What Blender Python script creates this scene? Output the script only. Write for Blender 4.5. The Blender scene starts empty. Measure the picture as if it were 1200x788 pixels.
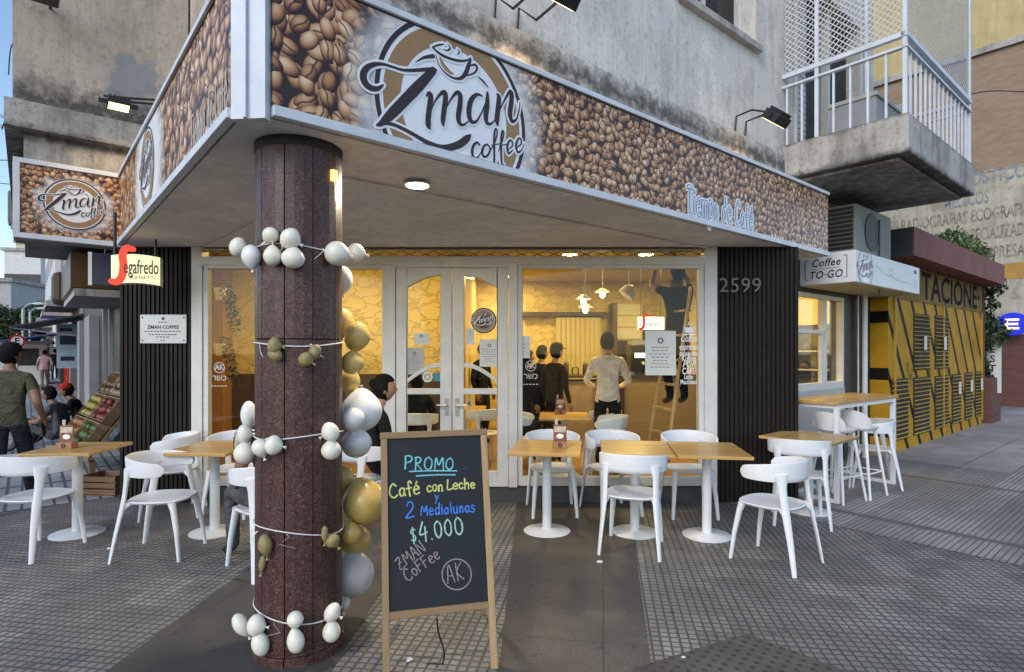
import bpy, bmesh, math, random
from mathutils import Vector, Matrix
random.seed(7)
R = math.radians
C = bpy.context.scene.collection
SC = bpy.context.scene

# ------------------------------------------------------------------ camera, sky, sun, exposure
FPX, CX, HY, CAMZ = 678.0, 600.0, 411.0, 1.6
cam = bpy.data.objects.new('camera', bpy.data.cameras.new('camera'))
C.objects.link(cam)
cam.location = (0, 0, CAMZ)
cam.rotation_euler = (R(90), 0, 0)
cam.data.sensor_width = 36.0
cam.data.lens = FPX / 1200.0 * 36.0
cam.data.shift_y = (HY - 394.0) / 1200.0
cam.data.clip_start = 0.05
cam.data.clip_end = 900
SC.camera = cam

SUN_EL, SUN_AZ = R(33), R(208)          # azimuth clockwise from +Y: behind and to the left of the camera
w = bpy.data.worlds.new("World"); SC.world = w; w.use_nodes = True
nt = w.node_tree
bg = nt.nodes['Background']
sky = nt.nodes.new('ShaderNodeTexSky'); sky.sky_type = 'NISHITA'; sky.sun_disc = False
sky.sun_elevation = SUN_EL; sky.sun_rotation = SUN_AZ; sky.air_density = 1.0; sky.dust_density = 0.6; sky.ozone_density = 1.3
nt.links.new(sky.outputs[0], bg.inputs[0]); bg.inputs[1].default_value = 0.14
sun = bpy.data.objects.new('sun', bpy.data.lights.new('sun', 'SUN')); C.objects.link(sun)
sun.data.energy = 0.8; sun.data.angle = R(35); sun.data.color = (1.0, 0.97, 0.93)
sd = Vector((math.sin(SUN_AZ) * math.cos(SUN_EL), math.cos(SUN_AZ) * math.cos(SUN_EL), math.sin(SUN_EL)))
sun.rotation_euler = sd.to_track_quat('Z', 'Y').to_euler()
sun.location = (0, -4, 20)
SC.view_settings.view_transform = 'Standard'; SC.view_settings.look = 'None'
SC.view_settings.exposure = 0.80; SC.view_settings.gamma = 1.0; SC.view_settings.use_curve_mapping = False
SC.render.engine = 'CYCLES'
SC.cycles.use_denoising = True
SC.cycles.max_bounces = 8; SC.cycles.transparent_max_bounces = 16
SC.cycles.sample_clamp_indirect = 6.0
SC.cycles.caustics_reflective = False; SC.cycles.caustics_refractive = False

# ------------------------------------------------------------------ frames of reference
def Pt(px, py, Y):
    return Vector(((px - CX) / FPX * Y, Y, CAMZ + (HY - py) / FPX * Y))
def G(px, py, z=0.0):
    Y = (CAMZ - z) * FPX / (py - HY)
    return Vector(((px - CX) / FPX * Y, Y, z))
def onplane(M, y0, px, py):
    d = Vector(((px - CX) / FPX, 1, (HY - py) / FPX)); o = Vector((0, 0, CAMZ))
    Mi = M.inverted(); ol = Mi @ o; dl = Mi.to_3x3() @ d
    t = (y0 - ol.y) / dl.y
    p = ol + dl * t
    return p.x, p.z
def TR(x, y, z=0, rz=0):
    return Matrix.Translation((x, y, z)) @ Matrix.Rotation(R(rz), 4, 'Z')
O = (-1.07, 3.45)
RF = TR(O[0], O[1], 0, 40)       # right facade: x along the street, y into the building
LF = TR(O[0], O[1], 0, -50)      # left facade: -x along the street, y into the building
CW = 6.1                         # plane of the glazed corner wall
ZS, ZT = 2.69, 3.43              # canopy soffit and top

# ------------------------------------------------------------------ mesh builder
class MB:
    def __init__(s, m=None):
        s.v = []; s.f = []; s.mi = []; s.m = m or Matrix.Identity(4); s.cur = 0
    def add(s, vs, fs):
        b = len(s.v)
        s.v += [s.m @ Vector(v) for v in vs]
        for f in fs:
            s.f.append([b + i for i in f]); s.mi.append(s.cur)
        return s
    def bb(s, x0, x1, y0, y1, z0, z1):
        if x0 > x1: x0, x1 = x1, x0
        if y0 > y1: y0, y1 = y1, y0
        if z0 > z1: z0, z1 = z1, z0
        return s.add([(x0,y0,z0),(x1,y0,z0),(x1,y1,z0),(x0,y1,z0),(x0,y0,z1),(x1,y0,z1),(x1,y1,z1),(x0,y1,z1)],
                     [(3,2,1,0),(4,5,6,7),(0,1,5,4),(1,2,6,5),(2,3,7,6),(3,0,4,7)])
    def obox(s, c, size, rot):
        m = s.m; s.m = m @ Matrix.Translation(c) @ rot
        x, y, z = [q / 2 for q in size]
        s.bb(-x, x, -y, y, -z, z); s.m = m
        return s
    def prism(s, poly, z0, z1):
        a = sum(poly[i][0]*poly[(i+1) % len(poly)][1] - poly[(i+1) % len(poly)][0]*poly[i][1] for i in range(len(poly)))
        if a < 0: poly = poly[::-1]
        n = len(poly)
        vs = [(p[0], p[1], z0) for p in poly] + [(p[0], p[1], z1) for p in poly]
        fs = [tuple(range(n))[::-1], tuple(range(n, 2*n))] + [(i, (i+1) % n, n + (i+1) % n, n + i) for i in range(n)]
        return s.add(vs, fs)
    def prism_y(s, poly, y0, y1):          # polygon in XZ, thickness along y
        a = sum(poly[i][0]*poly[(i+1) % len(poly)][1] - poly[(i+1) % len(poly)][0]*poly[i][1] for i in range(len(poly)))
        if a < 0: poly = poly[::-1]
        if y0 > y1: y0, y1 = y1, y0
        n = len(poly)
        vs = [(p[0], y0, p[1]) for p in poly] + [(p[0], y1, p[1]) for p in poly]
        fs = [tuple(range(n)), tuple(range(n, 2*n))[::-1]] + [((i+1) % n, i, n + i, n + (i+1) % n) for i in range(n)]
        return s.add(vs, fs)
    def tube(s, pts, r, n=8, flat=None, up=None):
        pts = [Vector(p) for p in pts]
        if not isinstance(r, (list, tuple)): r = [r] * len(pts)
        vs = []; prev = None
        for i, p in enumerate(pts):
            t = (pts[min(i+1, len(pts)-1)] - pts[max(i-1, 0)])
            if t.length < 1e-9: t = Vector((0, 0, 1))
            t.normalize()
            if prev is None:
                a = Vector(up) if up else (Vector((0, 0, 1)) if abs(t.z) < .9 else Vector((1, 0, 0)))
                x = (a - t * a.dot(t)).normalized()
            else:
                x = (prev - t * prev.dot(t)).normalized()
            prev = x; y = t.cross(x)
            fl = flat if flat else 1.0
            for k in range(n):
                an = 2*math.pi*k/n
                vs.append(p + x*math.cos(an)*r[i] + y*math.sin(an)*r[i]*fl)
        fs = []
        for i in range(len(pts)-1):
            for k in range(n):
                fs.append((i*n+k, i*n+(k+1) % n, (i+1)*n+(k+1) % n, (i+1)*n+k))
        fs.append(tuple(range(n))[::-1]); b = (len(pts)-1)*n
        fs.append(tuple(range(b, b+n)))
        return s.add(vs, fs)
    def lathe(s, prof, n=24, c=(0, 0, 0)):
        vs = []; fs = []
        for r, z in prof:
            for k in range(n):
                a = 2*math.pi*k/n
                vs.append((c[0]+r*math.cos(a), c[1]+r*math.sin(a), c[2]+z))
        for i in range(len(prof)-1):
            for k in range(n):
                fs.append((i*n+k, i*n+(k+1) % n, (i+1)*n+(k+1) % n, (i+1)*n+k))
        fs.append(tuple(range(n))[::-1]); b = (len(prof)-1)*n
        fs.append(tuple(range(b, b+n)))
        return s.add(vs, fs)
    def ball(s, c, r, rot=None, nu=16, nv=10, fn=None):
        if not isinstance(r, (list, tuple)): r = (r, r, r)
        m = s.m; s.m = m @ Matrix.Translation(c) @ (rot or Matrix.Identity(4))
        vs = []; fs = []
        for j in range(nv+1):
            ph = math.pi*j/nv
            for i in range(nu):
                th = 2*math.pi*i/nu
                x, y, z = math.sin(ph)*math.cos(th), math.sin(ph)*math.sin(th), math.cos(ph)
                if fn: x, y, z = fn(x, y, z)
                vs.append((x*r[0], y*r[1], z*r[2]))
        for j in range(nv):
            for i in range(nu):
                fs.append((j*nu+i, (j+1)*nu+i, (j+1)*nu+(i+1) % nu, j*nu+(i+1) % nu))
        s.add(vs, fs); s.m = m
        return s
    def build(s, name, mat, parent=None, smooth=None, bevel=0, matrix=None, seg=2):
        me = bpy.data.meshes.new(name)
        me.from_pydata([tuple(v) for v in s.v], [], s.f)
        mats = mat if isinstance(mat, (list, tuple)) else [mat]
        for m in mats: me.materials.append(m)
        for p, k in zip(me.polygons, s.mi): p.material_index = k
        bm = bmesh.new(); bm.from_mesh(me)
        bmesh.ops.remove_doubles(bm, verts=bm.verts, dist=1e-6)
        bm.to_mesh(me); bm.free()
        if smooth:
            for p in me.polygons: p.use_smooth = True
            me.set_sharp_from_angle(angle=R(smooth))
        o = bpy.data.objects.new(name, me); C.objects.link(o)
        if matrix is not None: o.matrix_world = matrix
        if parent is not None: o.parent = parent
        if bevel:
            b = o.modifiers.new('bevel', 'BEVEL'); b.width = bevel; b.segments = seg; b.limit_method = 'ANGLE'; b.angle_limit = R(40)
        return o

def tag(o, label=None, cat=None, group=None, kind=None):
    if label: o['label'] = label
    if cat: o['category'] = cat
    if group: o['group'] = group
    if kind: o['kind'] = kind
    return o
def thing(name, label, cat, m=None, group=None):
    o = bpy.data.objects.new(name, None); C.objects.link(o)
    o.empty_display_size = .1
    if m is not None: o.matrix_world = m
    return tag(o, label, cat, group)
def kids(o): return [c for c in bpy.data.objects if c.parent == o]
def copy_tree(o, m=None, parent=None, label=None, group=None):
    c = o.copy(); C.objects.link(c)
    if parent is not None: c.parent = parent
    if m is not None: c.matrix_world = m
    if label: c['label'] = label
    if group: c['group'] = group
    for ch in kids(o): copy_tree(ch, None, c)
    return c

# ------------------------------------------------------------------ node helpers / materials
def newmat(name):
    m = bpy.data.materials.new(name); m.use_nodes = True
    return m, m.node_tree, m.node_tree.nodes['Principled BSDF']
def nd(t, kind, **kw):
    n = t.nodes.new(kind)
    for k, v in kw.items():
        if k.startswith('i_'):
            n.inputs[k[2:].replace('_', ' ')].default_value = v
        else: setattr(n, k, v)
    return n
def mth(t, op, a, b=None, c=None, clamp=False):
    n = t.nodes.new('ShaderNodeMath'); n.operation = op; n.use_clamp = clamp
    for i, q in enumerate((a, b, c)):
        if q is None: continue
        if isinstance(q, (int, float)): n.inputs[i].default_value = q
        else: t.links.new(q, n.inputs[i])
    return n.outputs[0]
def mixc(t, f, a, b):
    n = t.nodes.new('ShaderNodeMix'); n.data_type = 'RGBA'
    for i, q in ((0, f), (6, a), (7, b)):
        if isinstance(q, (int, float)): n.inputs[i].default_value = q
        elif isinstance(q, tuple): n.inputs[i].default_value = (*q[:3], 1)
        else: t.links.new(q, n.inputs[i])
    return n.outputs[2]
def ramp(t, f, stops):
    n = t.nodes.new('ShaderNodeValToRGB'); cr = n.color_ramp
    while len(cr.elements) < len(stops): cr.elements.new(.5)
    for e, (p, c) in zip(cr.elements, stops):
        e.position = p; e.color = (*c, 1) if isinstance(c, tuple) else (c, c, c, 1)
    t.links.new(f, n.inputs[0]); return n.outputs[0]
def noise(t, vec, scale, detail=4, rough=.55, dist=0):
    n = nd(t, 'ShaderNodeTexNoise'); n.inputs['Scale'].default_value = scale; n.inputs['Detail'].default_value = detail
    n.inputs['Roughness'].default_value = rough; n.inputs['Distortion'].default_value = dist
    if vec is not None: t.links.new(vec, n.inputs['Vector'])
    return n.outputs['Fac']
def objco(t, scale=None, rz=0):
    tc = t.nodes.new('ShaderNodeTexCoord')
    if scale is None and not rz: return tc.outputs['Object']
    mp = t.nodes.new('ShaderNodeMapping'); mp.inputs['Scale'].default_value = scale or (1, 1, 1); mp.inputs['Rotation'].default_value = (0, 0, rz)
    t.links.new(tc.outputs['Object'], mp.inputs[0]); return mp.outputs[0]
def bump(t, b, h, strength=.3, dist=.01):
    n = t.nodes.new('ShaderNodeBump'); n.inputs['Strength'].default_value = strength; n.inputs['Distance'].default_value = dist
    t.links.new(h, n.inputs['Height']); t.links.new(n.outputs[0], b.inputs['Normal'])
def M(name, col, rough=.6, var=.12, scale=6, bmp=0.0, bscale=40, metal=0, spec=None, coat=0):
    m, t, b = newmat(name)
    v = objco(t)
    f = noise(t, v, scale, 5, .6)
    d = tuple(max(0, c*(1-var)) for c in col); l = tuple(min(1, c*(1+var)) for c in col)
    t.links.new(ramp(t, f, [(.3, d), (.7, l)]), b.inputs['Base Color'])
    b.inputs['Metallic'].default_value = metal
    r = noise(t, v, scale*2.3, 3)
    t.links.new(mth(t, 'MULTIPLY_ADD', r, .2, rough-.1, clamp=True), b.inputs['Roughness'])
    if spec is not None: b.inputs['Specular IOR Level'].default_value = spec
    if coat: b.inputs['Coat Weight'].default_value = coat
    if bmp: bump(t, b, noise(t, v, bscale, 4), bmp, .004)
    return m
def emit(name, col, s):
    m, t, b = newmat(name)
    b.inputs['Base Color'].default_value = (*[min(1, c) for c in col], 1)
    b.inputs['Emission Color'].default_value = (*col, 1); b.inputs['Emission Strength'].default_value = s
    return m
def lamp(name, kind, parent, loc, energy, col, size=.1, rot=None, spot=None):
    d = bpy.data.lights.new(name, kind); d.energy = energy; d.color = col
    if kind == 'AREA': d.shape = 'DISK'; d.size = size
    else: d.shadow_soft_size = size
    if spot: d.spot_size = R(spot); d.spot_blend = .6
    o = bpy.data.objects.new(name, d); C.objects.link(o); o.location = loc
    if rot: o.rotation_euler = rot
    if parent: o.parent = parent
    return o

# coffee-bean print: every bean is a cell with its own turn, tone, crease and printed highlight
def bean_layer(t, v2, scale, seed):
    mp = t.nodes.new('ShaderNodeMapping'); mp.inputs['Scale'].default_value = (scale, scale, scale); mp.inputs['Location'].default_value = (seed*3.7, seed*1.9, 0)
    t.links.new(v2, mp.inputs[0])
    vo = nd(t, 'ShaderNodeTexVoronoi', voronoi_dimensions='2D', feature='F1'); vo.inputs['Randomness'].default_value = .85; vo.inputs['Scale'].default_value = 1
    t.links.new(mp.outputs[0], vo.inputs['Vector'])
    sub = t.nodes.new('ShaderNodeVectorMath'); sub.operation = 'SUBTRACT'
    t.links.new(mp.outputs[0], sub.inputs[0]); t.links.new(vo.outputs['Position'], sub.inputs[1])
    sc = t.nodes.new('ShaderNodeSeparateColor'); t.links.new(vo.outputs['Color'], sc.inputs[0])
    ro = t.nodes.new('ShaderNodeVectorRotate'); ro.rotation_type = 'Z_AXIS'
    t.links.new(sub.outputs[0], ro.inputs['Vector']); t.links.new(mth(t, 'MULTIPLY', sc.outputs[0], 6.28), ro.inputs['Angle'])
    sx = t.nodes.new('ShaderNodeSeparateXYZ'); t.links.new(ro.outputs[0], sx.inputs[0])
    x, y = sx.outputs[0], sx.outputs[1]
    d = mth(t, 'SQRT', mth(t, 'ADD', mth(t, 'POWER', mth(t, 'DIVIDE', x, .56), 2.0), mth(t, 'POWER', mth(t, 'DIVIDE', y, .37), 2.0)))
    mask = mth(t, 'LESS_THAN', d, 1.0)
    h = mth(t, 'SQRT', mth(t, 'SUBTRACT', 1.0, mth(t, 'MULTIPLY', d, d), clamp=True))
    so = t.nodes.new('ShaderNodeSeparateXYZ'); t.links.new(sub.outputs[0], so.inputs[0])
    lit = mth(t, 'ADD', mth(t, 'MULTIPLY', h, .75), mth(t, 'ADD', mth(t, 'MULTIPLY', so.outputs[1], .75), mth(t, 'MULTIPLY', so.outputs[0], -.4)), clamp=True)
    base = ramp(t, mth(t, 'MULTIPLY_ADD', mth(t, 'SUBTRACT', sc.outputs[1], .5), .35, lit, clamp=True),
                [(0, (.012, .004, .003)), (.27, (.085, .028, .013)), (.52, (.32, .14, .056)), (.76, (.58, .33, .155)), (1, (.86, .66, .46))])
    crease = mth(t, 'ABSOLUTE', mth(t, 'ADD', y, mth(t, 'MULTIPLY', mth(t, 'SINE', mth(t, 'MULTIPLY', x, 7.0)), .05)))
    show = mth(t, 'GREATER_THAN', sc.outputs[2], .45)
    cr = mth(t, 'MULTIPLY', mth(t, 'LESS_THAN', crease, .045), show)
    col = mixc(t, mth(t, 'MULTIPLY', cr, .85), base, (.05, .02, .012))
    return col, mask
def beans(name, s1, s2=None, split=0.0, glow=None, gr=(.5, .85)):
    m, t, b = newmat(name)
    tc = t.nodes.new('ShaderNodeTexCoord')
    sp = t.nodes.new('ShaderNodeSeparateXYZ'); t.links.new(tc.outputs['Object'], sp.inputs[0])
    cb = t.nodes.new('ShaderNodeCombineXYZ'); t.links.new(sp.outputs[0], cb.inputs[0]); t.links.new(sp.outputs[2], cb.inputs[1])
    def pic(s):
        col = (.032, .013, .008)
        for k in range(3):
            c, mk = bean_layer(t, cb.outputs[0], s*(1 + .07*k), k + 1)
            col = mixc(t, mk, col, c)
        return col
    col = pic(s1)
    if s2:
        col = mixc(t, mth(t, 'GREATER_THAN', sp.outputs[0], split), col, pic(s2))
    if glow:
        d = None
        for gx, gz, k in glow:
            e = mth(t, 'SQRT', mth(t, 'ADD', mth(t, 'POWER', mth(t, 'MULTIPLY', mth(t, 'SUBTRACT', sp.outputs[0], gx), k), 2.0), mth(t, 'POWER', mth(t, 'SUBTRACT', sp.outputs[2], gz), 2.0)))
            d = e if d is None else mth(t, 'MINIMUM', d, e)
        dn = mth(t, 'ADD', d, mth(t, 'MULTIPLY', mth(t, 'SUBTRACT', noise(t, cb.outputs[0], 9, 3), .5), .22))
        f = ramp(t, dn, [(gr[0], 1.0), (gr[1], 0.0)])
        col = mixc(t, f, col, (.80, .82, .84))
    t.links.new(col, b.inputs['Base Color'])
    b.inputs['Roughness'].default_value = .33
    return m

def wallmat(name, col, dark, stain=.5, bands=(), rough=.85, peel=None):
    # rough plaster with streaks and soot; bands = list of (z, half height) where grime gathers
    m, t, b = newmat(name)
    v = objco(t)
    n1 = noise(t, v, 1.3, 8, .65); n2 = noise(t, objco(t, (3.2, 3.2, .35)), 2.2, 6, .7); n3 = noise(t, v, 22, 5, .7)
    f = mth(t, 'ADD', mth(t, 'MULTIPLY', n1, .6), mth(t, 'MULTIPLY', n2, .4))
    c = ramp(t, f, [(.40, tuple(q*(1-stain*.65) for q in col)), (.51, col), (.60, tuple(min(1, q*1.16) for q in col))])
    c = mixc(t, mth(t, 'MULTIPLY', ramp(t, n3, [(.52, 0.0), (.7, 1.0)]), .25 + .3*stain), c, dark)
    st = mth(t, 'MULTIPLY', ramp(t, noise(t, objco(t, (5, 5, .22)), 2.0, 7, .75), [(.52, 0.0), (.72, 1.0)]), ramp(t, n1, [(.35, .1), (.65, .75)]))
    c = mixc(t, mth(t, 'MULTIPLY', st, stain), c, dark)
    if peel:
        pm = ramp(t, noise(t, v, 1.1, 7, .62, .6), [(.57, 0.0), (.6, 1.0)])
        c = mixc(t, mth(t, 'MULTIPLY', pm, .85), c, peel)
    if bands:
        sp = t.nodes.new('ShaderNodeSeparateXYZ'); t.links.new(v, sp.inputs[0])
        for z0, hh in bands:
            e = mth(t, 'DIVIDE', mth(t, 'ABSOLUTE', mth(t, 'SUBTRACT', sp.outputs[2], z0)), hh)
            e = mth(t, 'SUBTRACT', mth(t, 'ADD', 1.0, mth(t, 'MULTIPLY', mth(t, 'SUBTRACT', noise(t, v, 9, 8, .75), .5), 3.0)), e, clamp=True)
            c = mixc(t, mth(t, 'MULTIPLY', e, .9), c, dark)
    t.links.new(c, b.inputs['Base Color']); b.inputs['Roughness'].default_value = rough
    bump(t, b, mth(t, 'ADD', mth(t, 'MULTIPLY', n3, .6), noise(t, v, 5, 6)), .55, .02)
    return m

def gridmat(name, pad, groove, sp_x, sp_y, rz, lw=.17, joint=4, lines='xy', rough=.65, wv=.22):
    m, t, b = newmat(name)
    v = objco(t, None, rz) if rz else objco(t)
    s = t.nodes.new('ShaderNodeSeparateXYZ'); t.links.new(v, s.inputs[0])
    def line(c, sp, wd):
        q = mth(t, 'FRACT', mth(t, 'DIVIDE', c, sp))
        q = mth(t, 'ABSOLUTE', mth(t, 'SUBTRACT', q, .5))
        n = t.nodes.new('ShaderNodeMapRange'); n.inputs[1].default_value = .5 - wd; n.inputs[2].default_value = .5 - wd*.35; n.clamp = True
        t.links.new(q, n.inputs[0]); return n.outputs[0]
    L = None
    for ch, c, sp in (('x', s.outputs[0], sp_x), ('y', s.outputs[1], sp_y)):
        if ch in lines:
            a = line(c, sp, lw); L = a if L is None else mth(t, 'MAXIMUM', L, a)
    J = mth(t, 'MAXIMUM', line(s.outputs[0], sp_x*joint, lw/joint*1.3), line(s.outputs[1], sp_y*joint, lw/joint*1.3))
    L2 = mth(t, 'MAXIMUM', L, J)
    fx = mth(t, 'FLOOR', mth(t, 'DIVIDE', mth(t, 'ADD', s.outputs[0], sp_x*joint/2), sp_x*joint)); fy = mth(t, 'FLOOR', mth(t, 'DIVIDE', mth(t, 'ADD', s.outputs[1], sp_y*joint/2), sp_y*joint))
    cb = t.nodes.new('ShaderNodeCombineXYZ'); t.links.new(fx, cb.inputs[0]); t.links.new(fy, cb.inputs[1])
    wn = nd(t, 'ShaderNodeTexWhiteNoise', noise_dimensions='2D'); t.links.new(cb.outputs[0], wn.inputs['Vector'])
    big = noise(t, v, .55, 6, .6); med = noise(t, v, 3.5, 6, .65); fine = noise(t, v, 60, 4, .7)
    k = mth(t, 'ADD', mth(t, 'ADD', mth(t, 'MULTIPLY_ADD', wn.outputs[0], wv, .11 - wv/2), mth(t, 'MULTIPLY', big, .8)), mth(t, 'ADD', mth(t, 'MULTIPLY', med, .35), mth(t, 'MULTIPLY', fine, .35)))
    c = ramp(t, k, [(.55, tuple(q*.55 for q in pad)), (.9, pad), (1.25/1.3, tuple(q*1.35 for q in pad))])
    c = mixc(t, mth(t, 'MULTIPLY', L2, .85), c, groove)
    spots = nd(t, 'ShaderNodeTexVoronoi', voronoi_dimensions='2D'); spots.inputs['Scale'].default_value = 2.6; t.links.new(v, spots.inputs['Vector'])
    c = mixc(t, mth(t, 'MULTIPLY', ramp(t, spots.outputs['Distance'], [(.03, 1.0), (.06, 0.0)]), .55), c, tuple(q*.7 for q in groove))
    t.links.new(c, b.inputs['Base Color'])
    t.links.new(mth(t, 'MULTIPLY_ADD', med, .35, rough-.2, clamp=True), b.inputs['Roughness'])
    b.inputs['Specular IOR Level'].default_value = .35
    bump(t, b, mth(t, 'ADD', mth(t, 'MULTIPLY', L2, -1.0), mth(t, 'MULTIPLY', fine, .25)), .6, .006)
    return m

def woodmat(name, c1, c2, axis='x', rough=.4, plank=.1, gscale=1.0):
    m, t, b = newmat(name)
    sc = {'x': (1.2, 14, 14), 'y': (14, 1.2, 14), 'z': (14, 14, 1.2)}[axis]
    g = noise(t, objco(t, tuple(q*gscale for q in sc)), 2.0, 6, .6, .8)
    v = objco(t); s = t.nodes.new('ShaderNodeSeparateXYZ'); t.links.new(v, s.inputs[0])
    cr = {'x': 1, 'y': 0, 'z': 0}[axis]
    fl = mth(t, 'FLOOR', mth(t, 'DIVIDE', s.outputs[cr], plank))
    wn = nd(t, 'ShaderNodeTexWhiteNoise', noise_dimensions='1D'); t.links.new(fl, wn.inputs['W'])
    k = mth(t, 'ADD', mth(t, 'MULTIPLY', g, .75), mth(t, 'MULTIPLY', wn.outputs[0], .3))
    c = ramp(t, k, [(.3, c2), (.75, c1)])
    q = mth(t, 'ABSOLUTE', mth(t, 'SUBTRACT', mth(t, 'FRACT', mth(t, 'DIVIDE', s.outputs[cr], plank)), .5))
    c = mixc(t, mth(t, 'MULTIPLY', mth(t, 'GREATER_THAN', q, .485), .45), c, tuple(x*.35 for x in c2))
    t.links.new(c, b.inputs['Base Color']); b.inputs['Roughness'].default_value = rough
    b.inputs['Coat Weight'].default_value = .15; b.inputs['Coat Roughness'].default_value = .25
    bump(t, b, g, .08, .003)
    return m

def granite():
    m, t, b = newmat('purple brown granite')
    v = objco(t)
    vo = nd(t, 'ShaderNodeTexVoronoi'); vo.inputs['Scale'].default_value = 150; t.links.new(v, vo.inputs['Vector'])
    sc = t.nodes.new('ShaderNodeSeparateColor'); t.links.new(vo.outputs['Color'], sc.inputs[0])
    c = ramp(t, mth(t, 'ADD', mth(t, 'MULTIPLY', sc.outputs[0], .8), mth(t, 'MULTIPLY', noise(t, v, 30, 4), .3)),
             [(.1, (.022, .010, .008)), (.5, (.074, .033, .027)), (.85, (.112, .054, .045)), (1, (.18, .115, .10))])
    n = noise(t, objco(t, (4, 4, 1.0)), 2.2, 6, .65)
    c = mixc(t, ramp(t, n, [(.42, 0.0), (.75, .45)]), c, (.035, .018, .015))
    n2 = noise(t, objco(t, (7, 7, 2.2)), 2.7, 7, .8)           # worn chalky scuffs and glue marks
    c = mixc(t, ramp(t, n2, [(.66, 0.0), (.74, .4)]), c, (.25, .2, .2))
    t.links.new(c, b.inputs['Base Color'])
    t.links.new(mth(t, 'MULTIPLY_ADD', n, .4, .18), b.inputs['Roughness'])
    b.inputs['Specular IOR Level'].default_value = .4
    return m
def glassmat(name, tint=(1, 1, 1), refl=1.0):
    m = bpy.data.materials.new(name); m.use_nodes = True; t = m.node_tree
    t.nodes.remove(t.nodes['Principled BSDF'])
    tr = t.nodes.new('ShaderNodeBsdfTransparent'); tr.inputs[0].default_value = (*tint, 1)
    gl = t.nodes.new('ShaderNodeBsdfGlossy'); gl.inputs['Roughness'].default_value = .015
    fr = t.nodes.new('ShaderNodeFresnel'); fr.inputs[0].default_value = 1.5
    mx = t.nodes.new('ShaderNodeMixShader')
    t.links.new(mth(t, 'MULTIPLY', fr.outputs[0], refl), mx.inputs[0])
    t.links.new(tr.outputs[0], mx.inputs[1]); t.links.new(gl.outputs[0], mx.inputs[2])
    t.links.new(mx.outputs[0], t.nodes['Material Output'].inputs[0])
    return m
def brickmat(name, c1, c2, mortar, scale=1.0, patch=None, axes='xz'):
    m, t, b = newmat(name)
    v = objco(t); s = t.nodes.new('ShaderNodeSeparateXYZ'); t.links.new(v, s.inputs[0])
    cb = t.nodes.new('ShaderNodeCombineXYZ'); t.links.new(s.outputs['XYZ'.index(axes[0].upper())], cb.inputs[0]); t.links.new(s.outputs[2], cb.inputs[1])
    br = t.nodes.new('ShaderNodeTexBrick'); t.links.new(cb.outputs[0], br.inputs['Vector'])
    br.inputs['Color1'].default_value = (*c1, 1); br.inputs['Color2'].default_value = (*c2, 1); br.inputs['Mortar'].default_value = (*mortar, 1)
    br.inputs['Scale'].default_value = scale; br.inputs['Brick Width'].default_value = .24; br.inputs['Row Height'].default_value = .075; br.inputs['Mortar Size'].default_value = .008
    n = noise(t, v, .8, 7, .65)
    c = mixc(t, ramp(t, n, [(.4, 0.0), (.7, .6)]), br.outputs[0], patch or tuple(q*.5 for q in c1))
    t.links.new(c, b.inputs['Base Color']); b.inputs['Roughness'].default_value = .88
    bump(t, b, mth(t, 'ADD', br.outputs['Fac'], noise(t, v, 30, 4)), -.3, .01)
    return m
def leafmat(name, a, b_):
    m, t, b = newmat(name)
    gi = t.nodes.new('ShaderNodeNewGeometry')
    c = ramp(t, gi.outputs['Random Per Island'], [(0, a), (1, b_)])
    t.links.new(c, b.inputs['Base Color']); b.inputs['Roughness'].default_value = .6
    return m

# ------------------------------------------------------------------ shared materials
m_white = M('white plastic', (.72, .74, .76), .38, .04, 5)
m_whitemetal = M('white powder coat', (.70, .72, .74), .42, .05, 9)
m_signwhite = M('white sign frame', (.62, .66, .72), .5, .12, 4)
m_upvc = M('white window frame', (.60, .60, .58), .4, .08, 6)
m_black = M('black metal', (.012, .012, .013), .45, .2, 12)
m_darkgrey = M('dark grey', (.05, .05, .052), .6, .2, 10)
m_ink = M('dark brown ink', (.032, .016, .018), .45, .08, 20)
m_tan = M('tan ink', (.32, .19, .085), .45, .08, 20)
m_print = M('white print', (.80, .82, .86), .4, .03, 8)
m_paper = M('paper', (.62, .64, .62), .7, .06, 14)
m_paperink = M('grey print', (.16, .16, .17), .7, .1, 30)
m_navy = M('navy', (.012, .016, .05), .4, .1, 8)
m_blueprint = M('blue grey print', (.10, .16, .36), .5, .1, 20)
m_wood = woodmat('oiled pine planks', (.58, .37, .13), (.42, .235, .065), 'x', .36, .085)
m_frame_wood = woodmat('raw pine frame', (.50, .33, .17), (.30, .17, .07), 'z', .6, 5)
m_ladderwood = woodmat('worn ladder wood', (.62, .45, .24), (.36, .24, .11), 'z', .6, 5)
m_crate = woodmat('crate slats', (.30, .19, .10), (.13, .075, .035), 'x', .75, .06)
m_granite = granite()
m_ribbed = M('dark brown ribbed cladding', (.013, .0095, .008), .6, .3, 7, spec=.25)
m_soffit = wallmat('soffit plaster', (.84, .82, .78), (.45, .43, .40), .18, (), .9)
m_wallgrey = wallmat('weathered render', (.64, .62, .575), (.055, .05, .045), .42, ((3.85, .20),), .9, (.60, .60, .59))
m_wallbay = wallmat('peeling cream render', (.48, .42, .345), (.06, .055, .05), .4, ((4.05, .25),), .92, (.27, .285, .31))
m_concrete = wallmat('mossy concrete', (.42, .40, .37), (.06, .055, .05), .75, ((3.70, .07), (4.13, .05)), .92)
m_interior = None
m_glass = glassmat('shop glass', (.97, .985, .975), .4)
m_steel = M('brushed steel', (.42, .43, .44), .38, .1, 20, metal=.7)

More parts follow.
